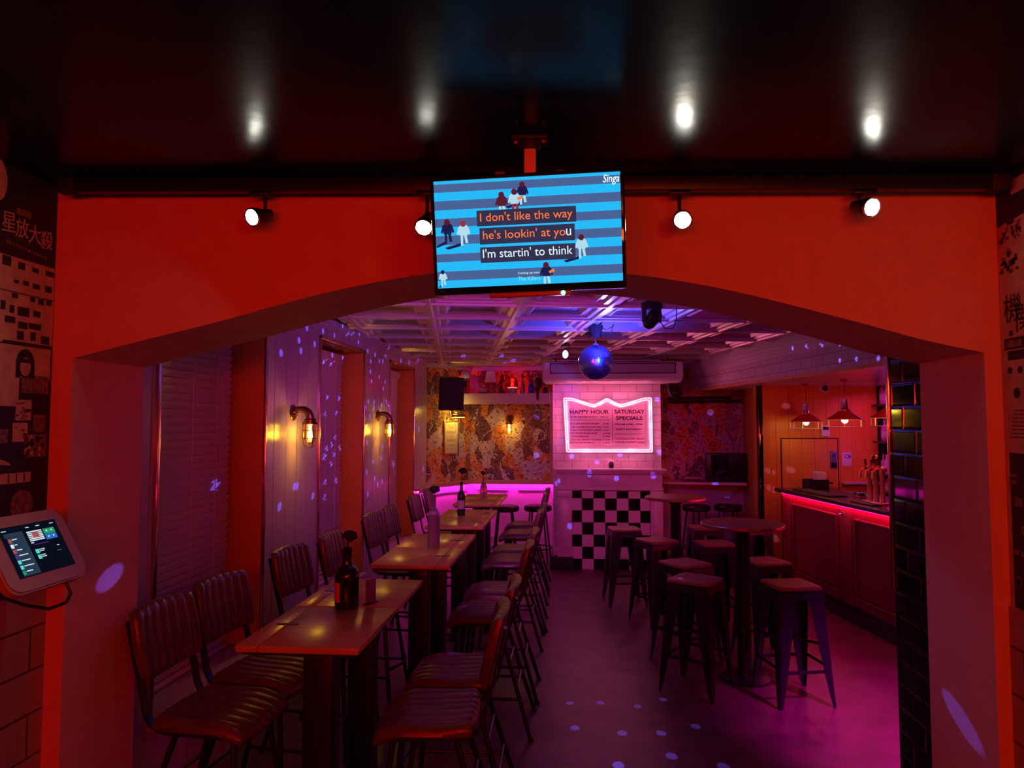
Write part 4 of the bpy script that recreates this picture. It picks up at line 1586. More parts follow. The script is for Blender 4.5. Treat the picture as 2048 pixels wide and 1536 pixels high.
def sconce(loc, rz, label, power):
    t = thing('wall_lamp', label, 'wall lamp', loc, (0, 0, rz), group='brass bulkhead wall lamps')
    b = MB()
    b.lathe([(0.0, 0.0), (0.055, 0.0), (0.057, 0.006), (0.050, 0.012), (0.030, 0.016), (0.024, 0.03), (0.0, 0.031)], 24, (0, 0, 0), 'x')
    for a in (0, PI / 2, PI, 3 * PI / 2):
        b.ball((0.013, 0.042 * math.cos(a), 0.042 * math.sin(a)), 0.006, 8, 6)
    obj('wall_plate', b, BRASS, t)
    b = MB()
    pts, rs = [], []
    for k in range(10):
        a = PI * 0.5 * k / 9
        pts.append((0.02 + 0.105 * math.sin(a), 0, 0.018 - 0.065 * (1 - math.cos(a)) + 0.015 * math.sin(2 * a)))
        rs.append(0.021 + 0.010 * k / 9)
    b.tube(pts, 0.02, 14, rs=rs)
    obj('arm', b, BRASS, t)
    b = MB()
    b.lathe([(0.0, -0.035), (0.034, -0.04), (0.042, -0.05), (0.042, -0.062), (0.056, -0.066), (0.056, -0.080), (0.046, -0.084), (0.0, -0.084)], 24, (0.125, 0, 0))
    obj('cap', b, BRASS, t)
    b = MB()
    b.lathe([(0.040, -0.084), (0.041, -0.17), (0.036, -0.198), (0.022, -0.213), (0.0, -0.218)], 24, (0.125, 0, 0), cap=False)
    obj('glass_jar', b, AMBER, t)
    b = MB()
    for k in range(4):
        a = PI / 4 + k * PI / 2
        c, s = math.cos(a), math.sin(a)
        b.tube([(0.125 + .050 * c, .050 * s, -0.075), (0.125 + .050 * c, .050 * s, -0.19), (0.125 + .042 * c, .042 * s, -0.222), (0.125 + .015 * c, .015 * s, -0.238), (0.125, 0, -0.24)], 0.0032, 6)
    for z, r in ((-0.125, 0.0505), (-0.178, 0.0505)):
        b.tube([(0.125 + r * math.cos(2 * PI * k / 24), r * math.sin(2 * PI * k / 24), z) for k in range(24)], 0.0032, 6, closed=True)
    obj('cage', b, BRASS, t)
    b = MB()
    b.lathe([(0.0, -0.19), (0.010, -0.185), (0.016, -0.165), (0.014, -0.14), (0.010, -0.115), (0.010, -0.084)], 16, (0.125, 0, 0), cap=False)
    obj('bulb', b, FIL, t)
    w = Vector(loc) + Matrix.Rotation(rz, 3, 'Z') @ Vector((0.125, 0, -0.155))
    point('wall_lamp_light', w, power, WARM, 0.018)
    return t


sconce((-1.92, 4.80, 1.905), 0, 'caged brass wall lamp glowing amber between the near and middle windows', 22)
sconce((-1.92, 6.98, 1.905), 0, 'caged brass wall lamp glowing amber between the middle and far windows', 22)
sconce((-0.865, 10.22, 1.90), -PI / 2, 'caged brass wall lamp glowing amber on the crowd wallpaper', 13)

# ------------------------------------------------------------------ bay corner: picture, picture light, speaker, shelf
pd = Vector((0.5, 0.8, 0)).normalized()
pa = math.atan2(0.8, 0.5)
pc = Vector((-1.92, 9.42, 0)) + pd * 0.49
t = thing('framed_picture', 'slim gold framed notice on the angled wallpaper under the picture light', 'picture', (pc.x, pc.y, 1.635), (0, 0, pa))
b = MB()
for (x0, x1, z0, z1) in ((-.155, -.137, -.235, .235), (.137, .155, -.235, .235), (-.137, .137, .217, .235), (-.137, .137, -.235, -.217)):
    b.box(x0, x1, -0.022, -0.001, z0, z1, 0.003)
obj('frame', b, mat('gilt_frame', (0.55, 0.33, 0.10), 0.3, 0.7), t)
b = MB()
b.box(-.138, .138, -0.010, -0.001, -.218, .218)
prn = obj('print', b, mat('cream_notice_paper', (0.72, 0.62, 0.42), 0.6), t, 0)
NI = mat('notice_ink', (0.25, 0.16, 0.06), 0.6)
for (s_, z, w, h) in (('THIS', .125, .05, .03), ('MONDAY', .055, .09, .036), ('TO', .005, .022, .02), ('SUNDAY', -.055, .09, .036), ('ALL NIGHT', -.12, .075, .02)):
    text('lettering', s_, -w, w, z, z + h, -0.0103, NI, prn)
b = MB()
b.box(-.10, .10, -0.0108, -0.010, .17, .174)
b.box(-.10, .10, -0.0108, -0.010, -.165, -.161)
obj('ruled_lines', b, NI, prn, 0)

t = thing('picture_light', 'brass tube picture light glowing yellow above the gold framed notice', 'picture light', (pc.x, pc.y, 1.935), (0, 0, pa))
b = MB()
b.tube([(-.125, -0.15, 0.0), (.125, -0.15, 0.0)], 0.019, 14)
obj('shade', b, BRASS, t)
b = MB()
b.tube([(0, -0.001, 0.045), (0, -0.07, 0.05), (0, -0.15, 0.018)], 0.007, 8)
b.box(-0.03, 0.03, -0.012, -0.001, 0.0, 0.08, 0.003)
obj('arm', b, BRASS, t)
b = MB()
b.box(-.11, .11, -0.156, -0.144, -0.0215, -0.0185)
obj('lamp_tube', b, glow('yellow_tube', (1.0, 0.80, 0.15), 14), t, 0)
pn = Vector((pd.y, -pd.x, 0))
w = pc + pn * 0.145
area('picture_lamp_light', (w.x, w.y, 1.905), (-pn.x * .55, -pn.y * .55, -1), 0.22, 0.03, 0.7, (1, 0.66, 0.06), 170)
point('picture_lamp_glow', (pc.x + pn.x * .09, pc.y + pn.y * .09, 1.99), 2.8, (1, 0.66, 0.05), 0.02)

t = thing('loudspeaker', 'black loudspeaker hung in the corner beside the high shelf', 'speaker', (-1.60, 9.40, 2.232), (R(8), 0, R(22)))
b = MB()
b.prism([(-.165, -.12, -.215), (.165, -.12, -.215), (.12, .15, -.215), (-.12, .15, -.215)], (0, 0, .43))
obj('cabinet', b, mat('black_speaker_paint', (0.012, 0.012, 0.016), 0.6, bump=(150, 0.2)), t, 30)
b = MB()
b.box(-.152, .152, -.131, -.121, -.20, .20, 0.006)
obj('grille', b, mat('speaker_grille', (0.010, 0.010, 0.018), 0.55, bump=(400, 0.4)), t)
b = MB()
b.tube([(0, .14, .05), (-.02, .22, .06), (-.06, .30, .10)], 0.014, 8)
obj('bracket', b, BLACK, t)

t = thing('high_shelf', 'deep pale shelf with moulded front running above the crowd wallpaper', 'shelf', (0, 0, 0))
b = MB()
b.prism([(-1.62, 9.91, 2.215), (-1.30, 9.84, 2.215), (-0.222, 9.84, 2.215), (-0.222, 10.218, 2.215), (-1.415, 10.218, 2.215), (-1.605, 9.925, 2.215)], (0, 0, 0.035))
obj('shelf_board', b, mat('pale_shelf_paint', (0.66, 0.50, 0.42), 0.4), t, 20)
b = MB()
for (z0, z1, o_) in ((2.155, 2.215, .02), (2.10, 2.155, .045)):
    b.prism([(-1.585, 9.90 + o_ + .01, z0), (-1.30, 9.84 + o_, z0), (-0.222, 9.84 + o_, z0), (-0.222, 9.87 + o_, z0), (-1.30, 9.87 + o_, z0), (-1.575, 9.93 + o_ + .01, z0)], (0, 0, z1 - z0))
obj('fascia', b, MATS['pale_shelf_paint'], t, 20)

ZSH = 2.251


def shelf_item(name, label, cat, x, y=10.0, rz=0):
    return thing(name, label, cat, (x, y, ZSH), (0, 0, rz))


# globe on a dark stand
t = shelf_item('globe_lamp', 'white globe lamp on a dark stand at the left end of the high shelf', 'lamp', -1.475, 9.97)
b = MB()
b.lathe([(0.0, 0), (0.05, 0), (0.045, .012), (0.014, .03), (0.012, .09), (0.026, .11), (0.018, .16), (0.03, .19), (0.045, .205), (0.0, .21)], 18)
obj('stand', b, MATTE, t)
b = MB()
b.ball((0, 0, .27), .068, 20, 12)
obj('globe', b, mat('opal_glass', (0.68, 0.62, 0.70), 0.3), t)
t = shelf_item('glass_vase', 'slim dark wire candle holder beside the globe lamp', 'candle holder', -1.56, 9.975)
b = MB()
b.tube([(0, 0, 0), (0, 0, .20)], .006, 8)
b.tube([(-.03, 0, .14), (0, 0, .12), (.03, 0, .14)], .004, 6)
b.lathe([(0.0, 0), (.03, 0), (.028, .008), (0, .012)], 14)
obj('stem', b, MATTE, t)
b = MB()
b.lathe([(.012, .20), (.018, .22), (.018, .23), (.0, .231)], 12)
obj('cup', b, BRASS, t)
t.name = 'candle_holder'
t = shelf_item('storage_tin', 'tall pink red tin lit from behind on the high shelf', 'tin', -1.36, 10.05)
b = MB()
b.box(-.058, .058, -.035, .035, 0, .24, .006)
obj('body', b, mat('pink_red_tin', (0.75, 0.10, 0.16), 0.35), t)
b = MB()
b.box(-.06, .06, -.037, .037, .24, .262, .006)
obj('lid', b, mat('pink_red_lid', (0.65, 0.08, 0.14), 0.3), t)
t = shelf_item('pink_cup', 'small pink goblet in front of the tall pink tin', 'goblet', -1.365, 9.94)
b = MB()
b.lathe([(0.0, 0), (.03, 0), (.028, .006), (.007, .012), (.007, .045), (.025, .06), (.038, .10), (.038, .115), (.034, .114), (.02, .065)], 18, cap=False)
obj('bowl', b, mat('pink_glaze', (0.70, 0.30, 0.36), 0.25), t)
t.name = 'goblet'
t = shelf_item('curved_ornament', 'small pale curved ornament between the pink tin and the shaded lamp', 'ornament', -1.235, 9.98)
b = MB()
b.ball((0.01, 0, .05), .05, 16, 10, (1.25, .7, .75))
b.tube([(-.035, 0, .06), (-.06, 0, .10), (-.055, 0, .135), (-.035, 0, .14)], .013, 10, rs=[.02, .014, .012, .013])
b.prism([(-.03, -.006, .142), (-.03, .006, .142), (-.01, 0, .132)], (0, 0, .008))
obj('body', b, mat('pale_glaze', (0.55, 0.42, 0.50), 0.3), t, 50)
b = MB()
b.lathe([(0.0, 0), (.05, 0), (.05, .012), (0, .014)], 16)
obj('base', b, MATTE, t)
t = shelf_item('table_lamp', 'table lamp with white tapered shade in the middle of the high shelf', 'lamp', -1.115, 9.98)
b = MB()
b.lathe([(0.0, 0), (.035, 0), (.04, .01), (.03, .03), (.034, .06), (.038, .09), (.026, .13), (.012, .145), (.012, .18), (0, .181)], 20)
obj('base', b, mat('terracotta_base', (0.36, 0.15, 0.10), 0.4), t)
b = MB()
b.lathe([(.088, .155), (.087, .157), (.058, .315), (.060, .317), (.090, .157)], 28, cap=False)
obj('lamp_shade', b, mat('white_fabric_shade', (0.78, 0.62, 0.62), 0.7), t)
t = shelf_item('ornate_figurine', 'dark ornate statuette right of the white lamp shade', 'statuette', -0.955, 9.99)
b = MB()
b.lathe([(0.0, 0), (.045, 0), (.045, .02), (.03, .03), (.034, .09), (.024, .13), (.032, .17), (.022, .215), (.010, .225), (0, .226)], 16)
b.ball((0, 0, .245), .026, 12, 8)
b.tube([(.03, 0, .17), (.06, -.01, .20), (.05, -.01, .27)], .010, 8)
b.tube([(-.03, 0, .17), (-.055, -.01, .13), (-.03, -.02, .10)], .010, 8)
obj('figure', b, mat('dark_bronze', (0.10, 0.05, 0.05), 0.35, 0.6), t, 50)
t.name = 'statuette'
t = shelf_item('bowl_lamp', 'red shaded bowl lamp glowing at its rim on the high shelf', 'lamp', -0.81, 9.99)
b = MB()
b.lathe([(0.0, 0), (.04, 0), (.055, .015), (.072, .05), (.078, .078), (.074, .078), (.05, .02)], 24, cap=False)
obj('bowl', b, mat('blue_white_bowl', (0.50, 0.48, 0.66), 0.25), t)
b = MB()
b.lathe([(.078, .085), (.085, .11), (.083, .16), (.068, .21), (.040, .235), (0, .24)], 24, cap=False)
obj('lamp_shade', b, clear('red_glass_shade', (0.75, 0.05, 0.06), 0.25), t)
b = MB()
b.lathe([(.066, .079), (.066, .087), (.0, .087)], 24, cap=False)
obj('lamp_ring', b, glow('red_hot_ring', (1, 0.10, 0.04), 7), t)
point('bowl_lamp_light', (-0.81, 9.99, ZSH + .13), 2.0, (1, 0.02, 0.01), 0.02)
point('corner_red_light', (-1.52, 10.03, ZSH + .16), 1.4, (1, 0.02, 0.02), 0.02)
t = shelf_item('slim_bottle', 'tall slim bottle with pointed stopper right of the red lamp', 'bottle', -0.665, 9.98)
b = MB()
b.lathe([(0.0, 0), (.03, 0), (.033, .01), (.032, .12), (.020, .16), (.014, .19), (.014, .23)], 18)
obj('bottle_glass', b, mat('smoky_glass', (0.30, 0.20, 0.24), 0.2), t)
b = MB()
b.lathe([(.015, .23), (.02, .235), (.012, .26), (0, .30)], 12)
obj('stopper', b, MATTE, t)
t = shelf_item('blue_bottle', 'bright cobalt blue bottle near the right end of the high shelf', 'bottle', -0.545, 9.95)
b = MB()
b.lathe([(0.0, 0), (.034, 0), (.037, .008), (.037, .10), (.03, .13), (.013, .145), (.013, .175), (.017, .178), (.016, .185)], 20)
obj('bottle_glass', b, mat('cobalt_glass', (0.01, 0.04, 0.85), 0.1), t)
t = shelf_item('blue_jar', 'small dark blue jar between the clip lamp and the white box', 'jar', -0.345, 9.99)
b = MB()
b.lathe([(0.0, 0), (.03, 0), (.034, .01), (.034, .06), (.024, .075)], 18)
obj('jar_glass', b, mat('navy_glass', (0.02, 0.03, 0.35), 0.12), t)
b = MB()
b.lathe([(.026, .075), (.026, .09), (0, .092)], 18)
obj('lid', b, MATTE, t)
t = thing('clip_lamp', 'small black clip lamp hanging over the front edge of the high shelf', 'lamp', (-0.445, 9.83, ZSH))
b = MB()
b.lathe([(0.0, -.06), (.035, -.05), (.045, .05), (.03, .09), (0, .10)], 18, (0, 0, .11))
obj('lamp_head', b, MATTE, t)
b = MB()
b.box(-.018, .018, -.012, .0, -.075, .055, .004)
b.box(-.018, .018, -.012, .055, .0, .012, .003)
obj('clamp', b, MATTE, t)
b = MB()
b.ball((0, -.008, -.085), .016, 12, 8)
obj('clamp_knob', b, PLASTIC, t)

# ------------------------------------------------------------------ air conditioner over the chimney
t = thing('air_conditioner', 'wide white ceiling air conditioner above the pink sign', 'air conditioner', (0.52, 8.93, 2.46))
b = MB()
prof = [(-.20, .12), (-.20, -.03), (-.17, -.085), (-.10, -.122), (0.05, -.128), (.21, -.128), (.21, .135), (-.15, .135)]
L = .858
segs = [(-L, 0.80), (-L + .012, .93), (-L + .035, 1.0), (L - .035, 1.0), (L - .012, .93), (L, .80)]
vs = []
for (x, k) in segs:
    for (y, z) in prof:
        vs.append((x, y * k if y < 0 else y, z * k))
n = len(prof)
fs = [(i * n + k, i * n + (k + 1) % n, (i + 1) * n + (k + 1) % n, (i + 1) * n + k) for i in range(5) for k in range(n)] + [tuple(range(n))[::-1], tuple(range(5 * n, 6 * n))]
b._add(vs, fs)
obj('casing', b, mat('ac_white_plastic', (0.80, 0.74, 0.74), 0.12), t, 50)
b = MB()
for (x0, x1, z0, z1) in ((-.765, .765, .098, .112), (-.765, .765, -.022, -.008), (-.765, -.750, -.022, .112), (.750, .765, -.022, .112)):
    b.box(x0, x1, -.206, -.196, z0, z1)
obj('intake_frame', b, mat('dark_gap', (0.03, 0.025, 0.04), 0.5), t, 0)
b = MB()
b.box(-.748, .748, -.204, -.196, -.006, .096, .002)
for k in range(1, 6):
    pass
obj('intake_panel', b, mat('ac_grey_panel', (0.42, 0.38, 0.44), 0.35), t)
b = MB()
b.box(-.70, .70, -.178, -.165, -.106, -.098)
obj('air_flap', b, WHITEPLASTIC, t)
b = MB()
for k in (-1, 1):
    b.tube([(k * .70, .05, .13), (k * .70, .05, .22)], .008, 8)
obj('hanger_rod', b, MATTE, t)

# trunking and pipes from the air conditioner into the nook
t = thing('pipe_run', 'black pipes curving from the air conditioner across the nook wallpaper', 'pipe', (0, 0, 0))
b = MB()
for k, (o_, r_) in enumerate(((0, .026), (.055, .020))):
    b.tube([(1.24 + o_, 9.05, 2.33), (1.25 + o_, 9.06, 2.24 + o_ * .3), (1.28 + o_, 9.09, 2.185 + o_ * .5), (1.34 + o_, 9.16, 2.165 + o_ * .6), (1.36 + o_, 9.4, 2.165 + o_ * .6), (1.38 + o_, 9.9, 2.165 + o_ * .6)], r_, 10)
b.tube([(1.36, 10.02, 2.18), (2.20, 10.02, 2.19)], .022, 10)
b.tube([(1.36, 10.06, 2.13), (2.36, 10.06, 2.14)], .018, 10)
obj('pipe', b, MATTE, t)
b = MB()
for x in (1.5, 1.85, 2.2):
    b.box(x - .012, x + .012, 10.0, 10.22, 2.10, 2.21, .002)
b.box(1.22, 1.32, 9.0, 9.10, 2.30, 2.335, .003)
obj('pipe_clip', b, BLACK, t)

# ------------------------------------------------------------------ fireplace
t = thing('fireplace', 'pale marble fireplace surround blocked by a black and white chequered panel', 'fireplace', (0, 0, 0))
b = MB()
b.box(-0.20, 1.195, 8.965, 9.149, 1.235, 1.262, .006)
b.box(-0.185, 1.18, 8.99, 9.149, 1.215, 1.236, .006)
b.box(-0.165, 1.16, 9.02, 9.149, 1.195, 1.216, .006)
obj('mantel_shelf', b, MARBLE, t)
b = MB()
b.box(-0.155, 1.15, 9.07, 9.149, 1.015, 1.196)
b.box(-0.165, 1.16, 9.05, 9.149, 0.992, 1.018, .004)
b.box(0.26, 0.76, 9.058, 9.08, 1.035, 1.18, .003)
obj('frieze', b, MARBLE, t)
for x0, x1 in ((-0.16, 0.018), (1.002, 1.155)):
    b = MB()
    b.box(x0, x1, 9.07, 9.149, 0.155, 0.992)
    b.box(x0 + .03, x1 - .03, 9.058, 9.08, 0.20, 0.86, .003)
    b.box(x0 - .006, x1 + .006, 9.045, 9.149, 0.90, 0.985, .006)
    obj('pilaster', b, MARBLE, t)
    b = MB()
    xm = (x0 + x1) / 2
    b.tube([(xm + .045 * math.cos(2 * PI * k / 20), 9.062, 1.105 + .045 * math.sin(2 * PI * k / 20)) for k in range(20)], .007, 6, closed=True)
    obj('roundel', b, MARBLE, t)
b = MB()
XE = [0.021, .145, .290, .436, .582, .729, .875, .998]
ZE = [0.977, .887, .736, .585, .432, .281, .130, 0.0]
for r_ in range(7):
    for c_ in range(7):
        b.mi = 1 if (r_ + c_) % 2 == 0 else 0
        b.box(XE[c_] + .0006, XE[c_ + 1] - .0006, 9.085, 9.098, ZE[r_ + 1] + .0006, ZE[r_] - .0006)
b.mi = 0
b.box(0.021, .998, 9.096, 9.148, 0.0, .977)
obj('chequered_panel', b, [mat('white_tile', (0.80, 0.72, 0.76), 0.25), mat('black_tile', (0.006, 0.006, 0.008), 0.3, spec=0.1)], t, 0)

# small things on the mantel
t = thing('mantel_gadget', 'small black gadget with a white round back standing on the mantelpiece', 'gadget', (0.515, 9.06, 1.2625))
b = MB()
b.ball((0, .01, .055), .048, 18, 10, (1, .5, 1.1))
b.lathe([(0, 0), (.035, 0), (.035, .008), (0, .01)], 16)
obj('base', b, WHITEPLASTIC, t)
b = MB()
b.box(-.028, .028, -.035, .0, .008, .068, .010)
b.tube([(-.016, -.018, .065), (-.012, -.018, .085), (.012, -.018, .085), (.016, -.018, .065)], .006, 8)
obj('gadget_body', b, PLASTIC, t)

# ------------------------------------------------------------------ the pink menu sign
PRINT = mat('sign_print', (0.10, 0.015, 0.07), 0.5)
t = thing('menu_sign', 'pink neon edged price list sign reading HAPPY HOUR and SATURDAY SPECIALS', 'sign', (0.4875, 9.11, 0))
ZN = 0.0
OUT = [(-.565, 2.152), (-.465, 2.152), (-.180, 2.062), (-.018, 2.148), (.150, 2.062), (.455, 2.152), (.540, 2.152), (.545, 1.474), (-.530, 1.472)]
INN = [(-.535, 2.128), (-.462, 2.128), (-.180, 2.036), (-.018, 2.122), (.150, 2.036), (.452, 2.126), (.515, 2.126), (.522, 1.498), (-.506, 1.496)]
b = MB()
b.prism([(x * 1.03, 0.02, z + (.016 if z > 1.8 else -.016)) for (x, z) in OUT], (0, .018, 0))
bkp = obj('backing_panel', b, mat('sign_acrylic', (0.78, 0.55, 0.62), 0.35), t, 0)
NEON = glow('pink_neon', (1.0, 0.30, 0.52), 4.5)


def rounded(P, r=.018, n=4):
    out = []
    m = len(P)
    for i in range(m):
        a, p, c = Vector(P[i - 1]), Vector(P[i]), Vector(P[(i + 1) % m])
        u = (a - p).normalized() * r
        v = (c - p).normalized() * r
        for k in range(n + 1):
            s = k / n
            q = (p + u) * (1 - s) ** 2 + p * 2 * s * (1 - s) + (p + v) * s * s
            out.append(q)
    return out
for P in (OUT, INN):
    b = MB()
    b.tube([(q.x, -0.018, q.y) for q in rounded(P)], 0.0052, 8, closed=True)
    obj('neon_tube', b, NEON, t)
b = MB()
for (x, z) in ((-.55, 1.9), (.53, 1.9), (-.18, 2.045), (.15, 2.045), (0, 1.485), (-.52, 1.6), (.53, 1.6)):
    b.box(x - .012, x + .012, -0.02, 0.02, z - .008, z + .008)
obj('tube_clip', b, mat('clear_clip', (0.5, 0.3, 0.38), 0.3), t, 0)
for (x, z) in ((-.55, 2.03), (-.54, 1.81), (-.525, 1.60), (-.33, 2.098), (-.10, 2.095), (.07, 2.095), (.30, 2.095), (.53, 2.03), (.532, 1.81), (.535, 1.60), (-.28, 1.485), (0.0, 1.485), (.28, 1.485), (-.18, 2.05), (.15, 2.05)):
    point('neon_glow', (0.4875 + x, 9.11 - .032, z), 1.0, (1.0, 0.13, 0.30), 0.004)



def sgx(px):
    return (px / 8.535 + 1110 - 1127) / 178 * 1.121 - .565


def sgz(py):
    return 2.155 - (py / 8.535 + 780 - 796) / 109 * .684


def sg(s, x0, x1, y0, y1, bold=.01):
    text('lettering', s, sgx(x0), sgx(x1), sgz(y1), sgz(y0), 0.0195, PRINT, bkp, bold)
sg('HAPPY HOUR', 248, 922, 342, 412, .03)
sg('FROM 4PM 9PM SUNDAY - FRIDAY', 248, 918, 452, 478)
for k, (a, p) in enumerate((('SELECTED BOTTLES OF BEER', '£3.00'), ('175ML GLASSES OF HOUSE WINE', '£3.00'), ('SINGLE HOUSE SPIRIT & MIXER', '£3.00'), ('BOTTLES OF HOUSE WINE', '£15.00'), ('2 COCKTAILS FOR', '£10.00'), ('COCKTAIL TEAPOTS TO SHARE', '£15.00'), ('BOTTLES OF PROSECCO', '£18.00'))):
    y = 572 + k * 55
    sg(a, 248, [752, 795, 798, 715, 572, 795, 678][k], y, y + 22)
    sg(p, 825 if k < 3 else 820, 915 if k < 3 else 940, y, y + 22)
sg('SATURDAY', 1016, 1530, 340, 410, .03)
sg('SPECIALS', 1040, 1495, 450, 518, .03)
sg('FROM 6PM - 9PM', 1030, 1492, 578, 608, .015)
sg('EVERY SATURDAY', 1038, 1492, 662, 692, .015)
sg('2 COCKTAILS FOR', 1015, 1355, 830, 856)
sg('£12.00', 1390, 1520, 830, 856)
sg('COCKTAIL TEAPOTS', 1015, 1362, 890, 916)
sg('£18.00', 1390, 1520, 890, 916)
b = MB()
b.box(sgx(246), sgx(940), .0187, .0197, sgz(519), sgz(514))
b.box(sgx(1020), sgx(1518), .0187, .0197, sgz(764), sgz(759))
b.box(sgx(978), sgx(984), .0187, .0197, sgz(930), sgz(330))
obj('ruled_lines', b, PRINT, bkp, 0)

# ------------------------------------------------------------------ mirror ball, motor, pin spot, stage lamp
BC = Vector((0.222, 6.10, 2.352))
t = thing('mirror_ball', 'blue lit mirror ball hanging below the pressed tin ceiling', 'mirror ball', BC)
b = MB()
NV, RB = 30, 0.151
for i in range(1, NV - 1):
    a0, a1 = PI * (i + .05) / NV, PI * (i + .95) / NV
    nu = max(6, int(2 * PI * math.sin((a0 + a1) / 2) * RB / 0.0158))
    for k in range(nu):
        t0, t1 = 2 * PI * (k + .05) / nu, 2 * PI * (k + .95) / nu
        jt = Matrix.Rotation(rn.uniform(-.05, .05), 3, 'X') @ Matrix.Rotation(rn.uniform(-.05, .05), 3, 'Y')
        P = [Vector((math.sin(a) * math.cos(h), math.sin(a) * math.sin(h), math.cos(a))) * RB for (a, h) in ((a0, t0), (a1, t0), (a1, t1), (a0, t1))]
        cc = (P[0] + P[2]) / 2
        P = [cc + jt @ (p_ - cc) for p_ in P]
        b._add(P, [(0, 1, 2, 3)])
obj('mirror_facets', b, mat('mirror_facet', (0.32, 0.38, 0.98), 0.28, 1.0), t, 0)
b = MB()
b.ball((0, 0, 0), RB - .003, 40, 24)
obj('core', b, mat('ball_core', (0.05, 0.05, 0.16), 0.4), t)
b = MB()
b.lathe([(.028, .143), (.03, .15), (.022, .162), (.006, .165), (.004, .185)], 16)
obj('hanging_cap', b, CHROME, t)
t = thing('ball_motor', 'black motor box on the ceiling turning the mirror ball', 'motor', (0.222, 6.10, 2.66))
b = MB()
b.lathe([(0.030, -.095), (.042, -.09), (.062, -.012), (.062, 0.012)], 8)
obj('housing', b, MATTE, t, 20)
b = MB()
b.tube([(0, 0, -.095), (0, 0, -.121)], .004, 6)
obj('spindle', b, CHROME, t)
b = MB()
b.tube([(.05, 0, -.05), (.09, .01, -.085), (.13, .02, -.06), (.15, .03, -.005)], .004, 6)
obj('cable', b, PLASTIC, t)

t = thing('pin_spot', 'small ceiling pin spot shining blue white left of the mirror ball', 'spotlight', (-0.045, 7.30, 2.66))
t.scale = (.6, .6, .85)
D = (BC - Vector((-0.045, 7.26, 2.515))).normalized()
face = Vector((0.03, -1, -0.12)).normalized()
q = face.to_track_quat('Z', 'Y').to_matrix().to_4x4()
b = MB()
b.T = Matrix.Translation((0, -.02, -.14)) @ q
b.lathe([(0, -.11), (.04, -.105), (.052, -.08), (.055, .03), (.05, .032), (.047, .015)], 20, cap=False)
obj('lamp_body', b, mat('blue_grey_metal', (0.10, 0.10, 0.16), 0.4), t)
b = MB()
b.T = Matrix.Translation((0, -.02, -.14)) @ q
b.lathe([(.046, .018), (.03, .024), (0, .026)], 20)
obj('lens', b, glow('pin_spot_lens', (0.62, 0.62, 1.0), 10), t)
b = MB()
b.tube([(-.066, 0, -.14), (-.066, 0, -.03), (.066, 0, -.03), (.066, 0, -.14)], .006, 6)
b.box(-.03, .03, -.03, .03, -.03, 0.01, .003)
obj('yoke', b, MATTE, t)
spot('pin_spot_light', Vector((-0.045, 7.30, 2.52)) + face * .06, D, 60, (0.35, 0.35, 1), 34, .5, .03)

t = thing('stage_lamp', 'black moving head lamp on the ceiling right of the television', 'spotlight', (0.565, 4.93, 2.66), (0, 0, R(25)))
t.scale = (.78, .78, .78)
b = MB()
b.box(-.07, .07, -.07, .07, -.055, .012, .012)
obj('base', b, MATTE, t)
for k in (-1, 1):
    b = MB()
    b.box(k * .0765 - .0085, k * .0765 + .0085, -.03, .03, -.17, -.045, .006)
    obj('yoke_arm', b, MATTE, t)
b = MB()
b.T = Matrix.Translation((0, 0, -.145)) @ Matrix.Rotation(R(62), 4, 'X')
b.lathe([(0, -.085), (.05, -.08), (.062, -.05), (.062, .06), (.055, .09), (.045, .092), (.04, .08), (0, .078)], 20)
obj('lamp_head', b, PLASTIC, t)
b = MB()
b.tube([(.06, .03, -.05), (.09, .03, -.14), (.16, .03, -.215), (.24, .03, -.21), (.275, .03, -.12), (.28, .03, -.005)], .0045, 6)
obj('cable', b, PLASTIC, t)

# ------------------------------------------------------------------ the bar
t = thing('bar_counter', 'burgundy panelled bar counter with dark worktop and glowing pink light strip', 'bar', BAR_O, BROT)
YE = -3.4
b = MB()
b.box(0.03, 0.60, YE, 0.0, 0.13, 1.058)
obj('body', b, BARPAINT, t, 0)
b = MB()
b.box(-0.055, 0.66, YE, 0.045, 1.058, 1.10, 0.006)
obj('worktop', b, BARTOP, t)
b = MB()
b.box(-0.01, 0.58, YE, 0.0, 0.0, 0.115, 0.004)
b.box(0.005, 0.05, YE, 0.0, 0.115, 0.145, 0.008)
obj('kick_board', b, mat('black_kick', (0.012, 0.010, 0.014), 0.18), t)
for (y0, y1) in ((-1.20, -0.24), (-2.44, -1.48), (-3.38, -2.72)):
    b = MB()
    z0, z1, w = 0.215, 0.955, 0.032
    for (a0, a1, c0, c1) in ((y0, y1, z1 - w, z1), (y0, y1, z0, z0 + w), (y0, y0 + w, z0 + w, z1 - w), (y1 - w, y1, z0 + w, z1 - w)):
        b.box(0.008, 0.034, a0, a1, c0, c1, 0.007)
    obj('panel_moulding', b, BARPAINT, t)
for (y0, y1) in ((-0.20, 0.0), (-1.44, -1.24), (-2.68, -2.48)):
    b = MB()
    b.box(0.014, 0.034, y0, y1, 0.145, 1.056, 0.003)
    obj('stile', b, BARPAINT, t)
b = MB()
b.box(0.004, 0.012, YE + .02, -0.01, 1.046, 1.056)
obj('light_strip', b, glow('hot_pink_led', (1, 0.006, 0.16), 60), t, 0, label='glowing pink light strip under the worktop edge')
b = MB()
b.lathe([(0, 0), (.022, 0), (.022, -.006), (.01, -.01), (0, -.012)], 16, (0.014, -1.30, 0.975), 'x')
b.tube([(.008, -1.30, .975), (-.03, -1.30, .965), (-.045, -1.30, .972), (-.045, -1.30, .992)], .006, 8)
b.tube([(.008, -1.30, .985), (-.02, -1.30, 1.0), (-.022, -1.30, 1.02)], .005, 8)
obj('bag_hook', b, CHROME, t)


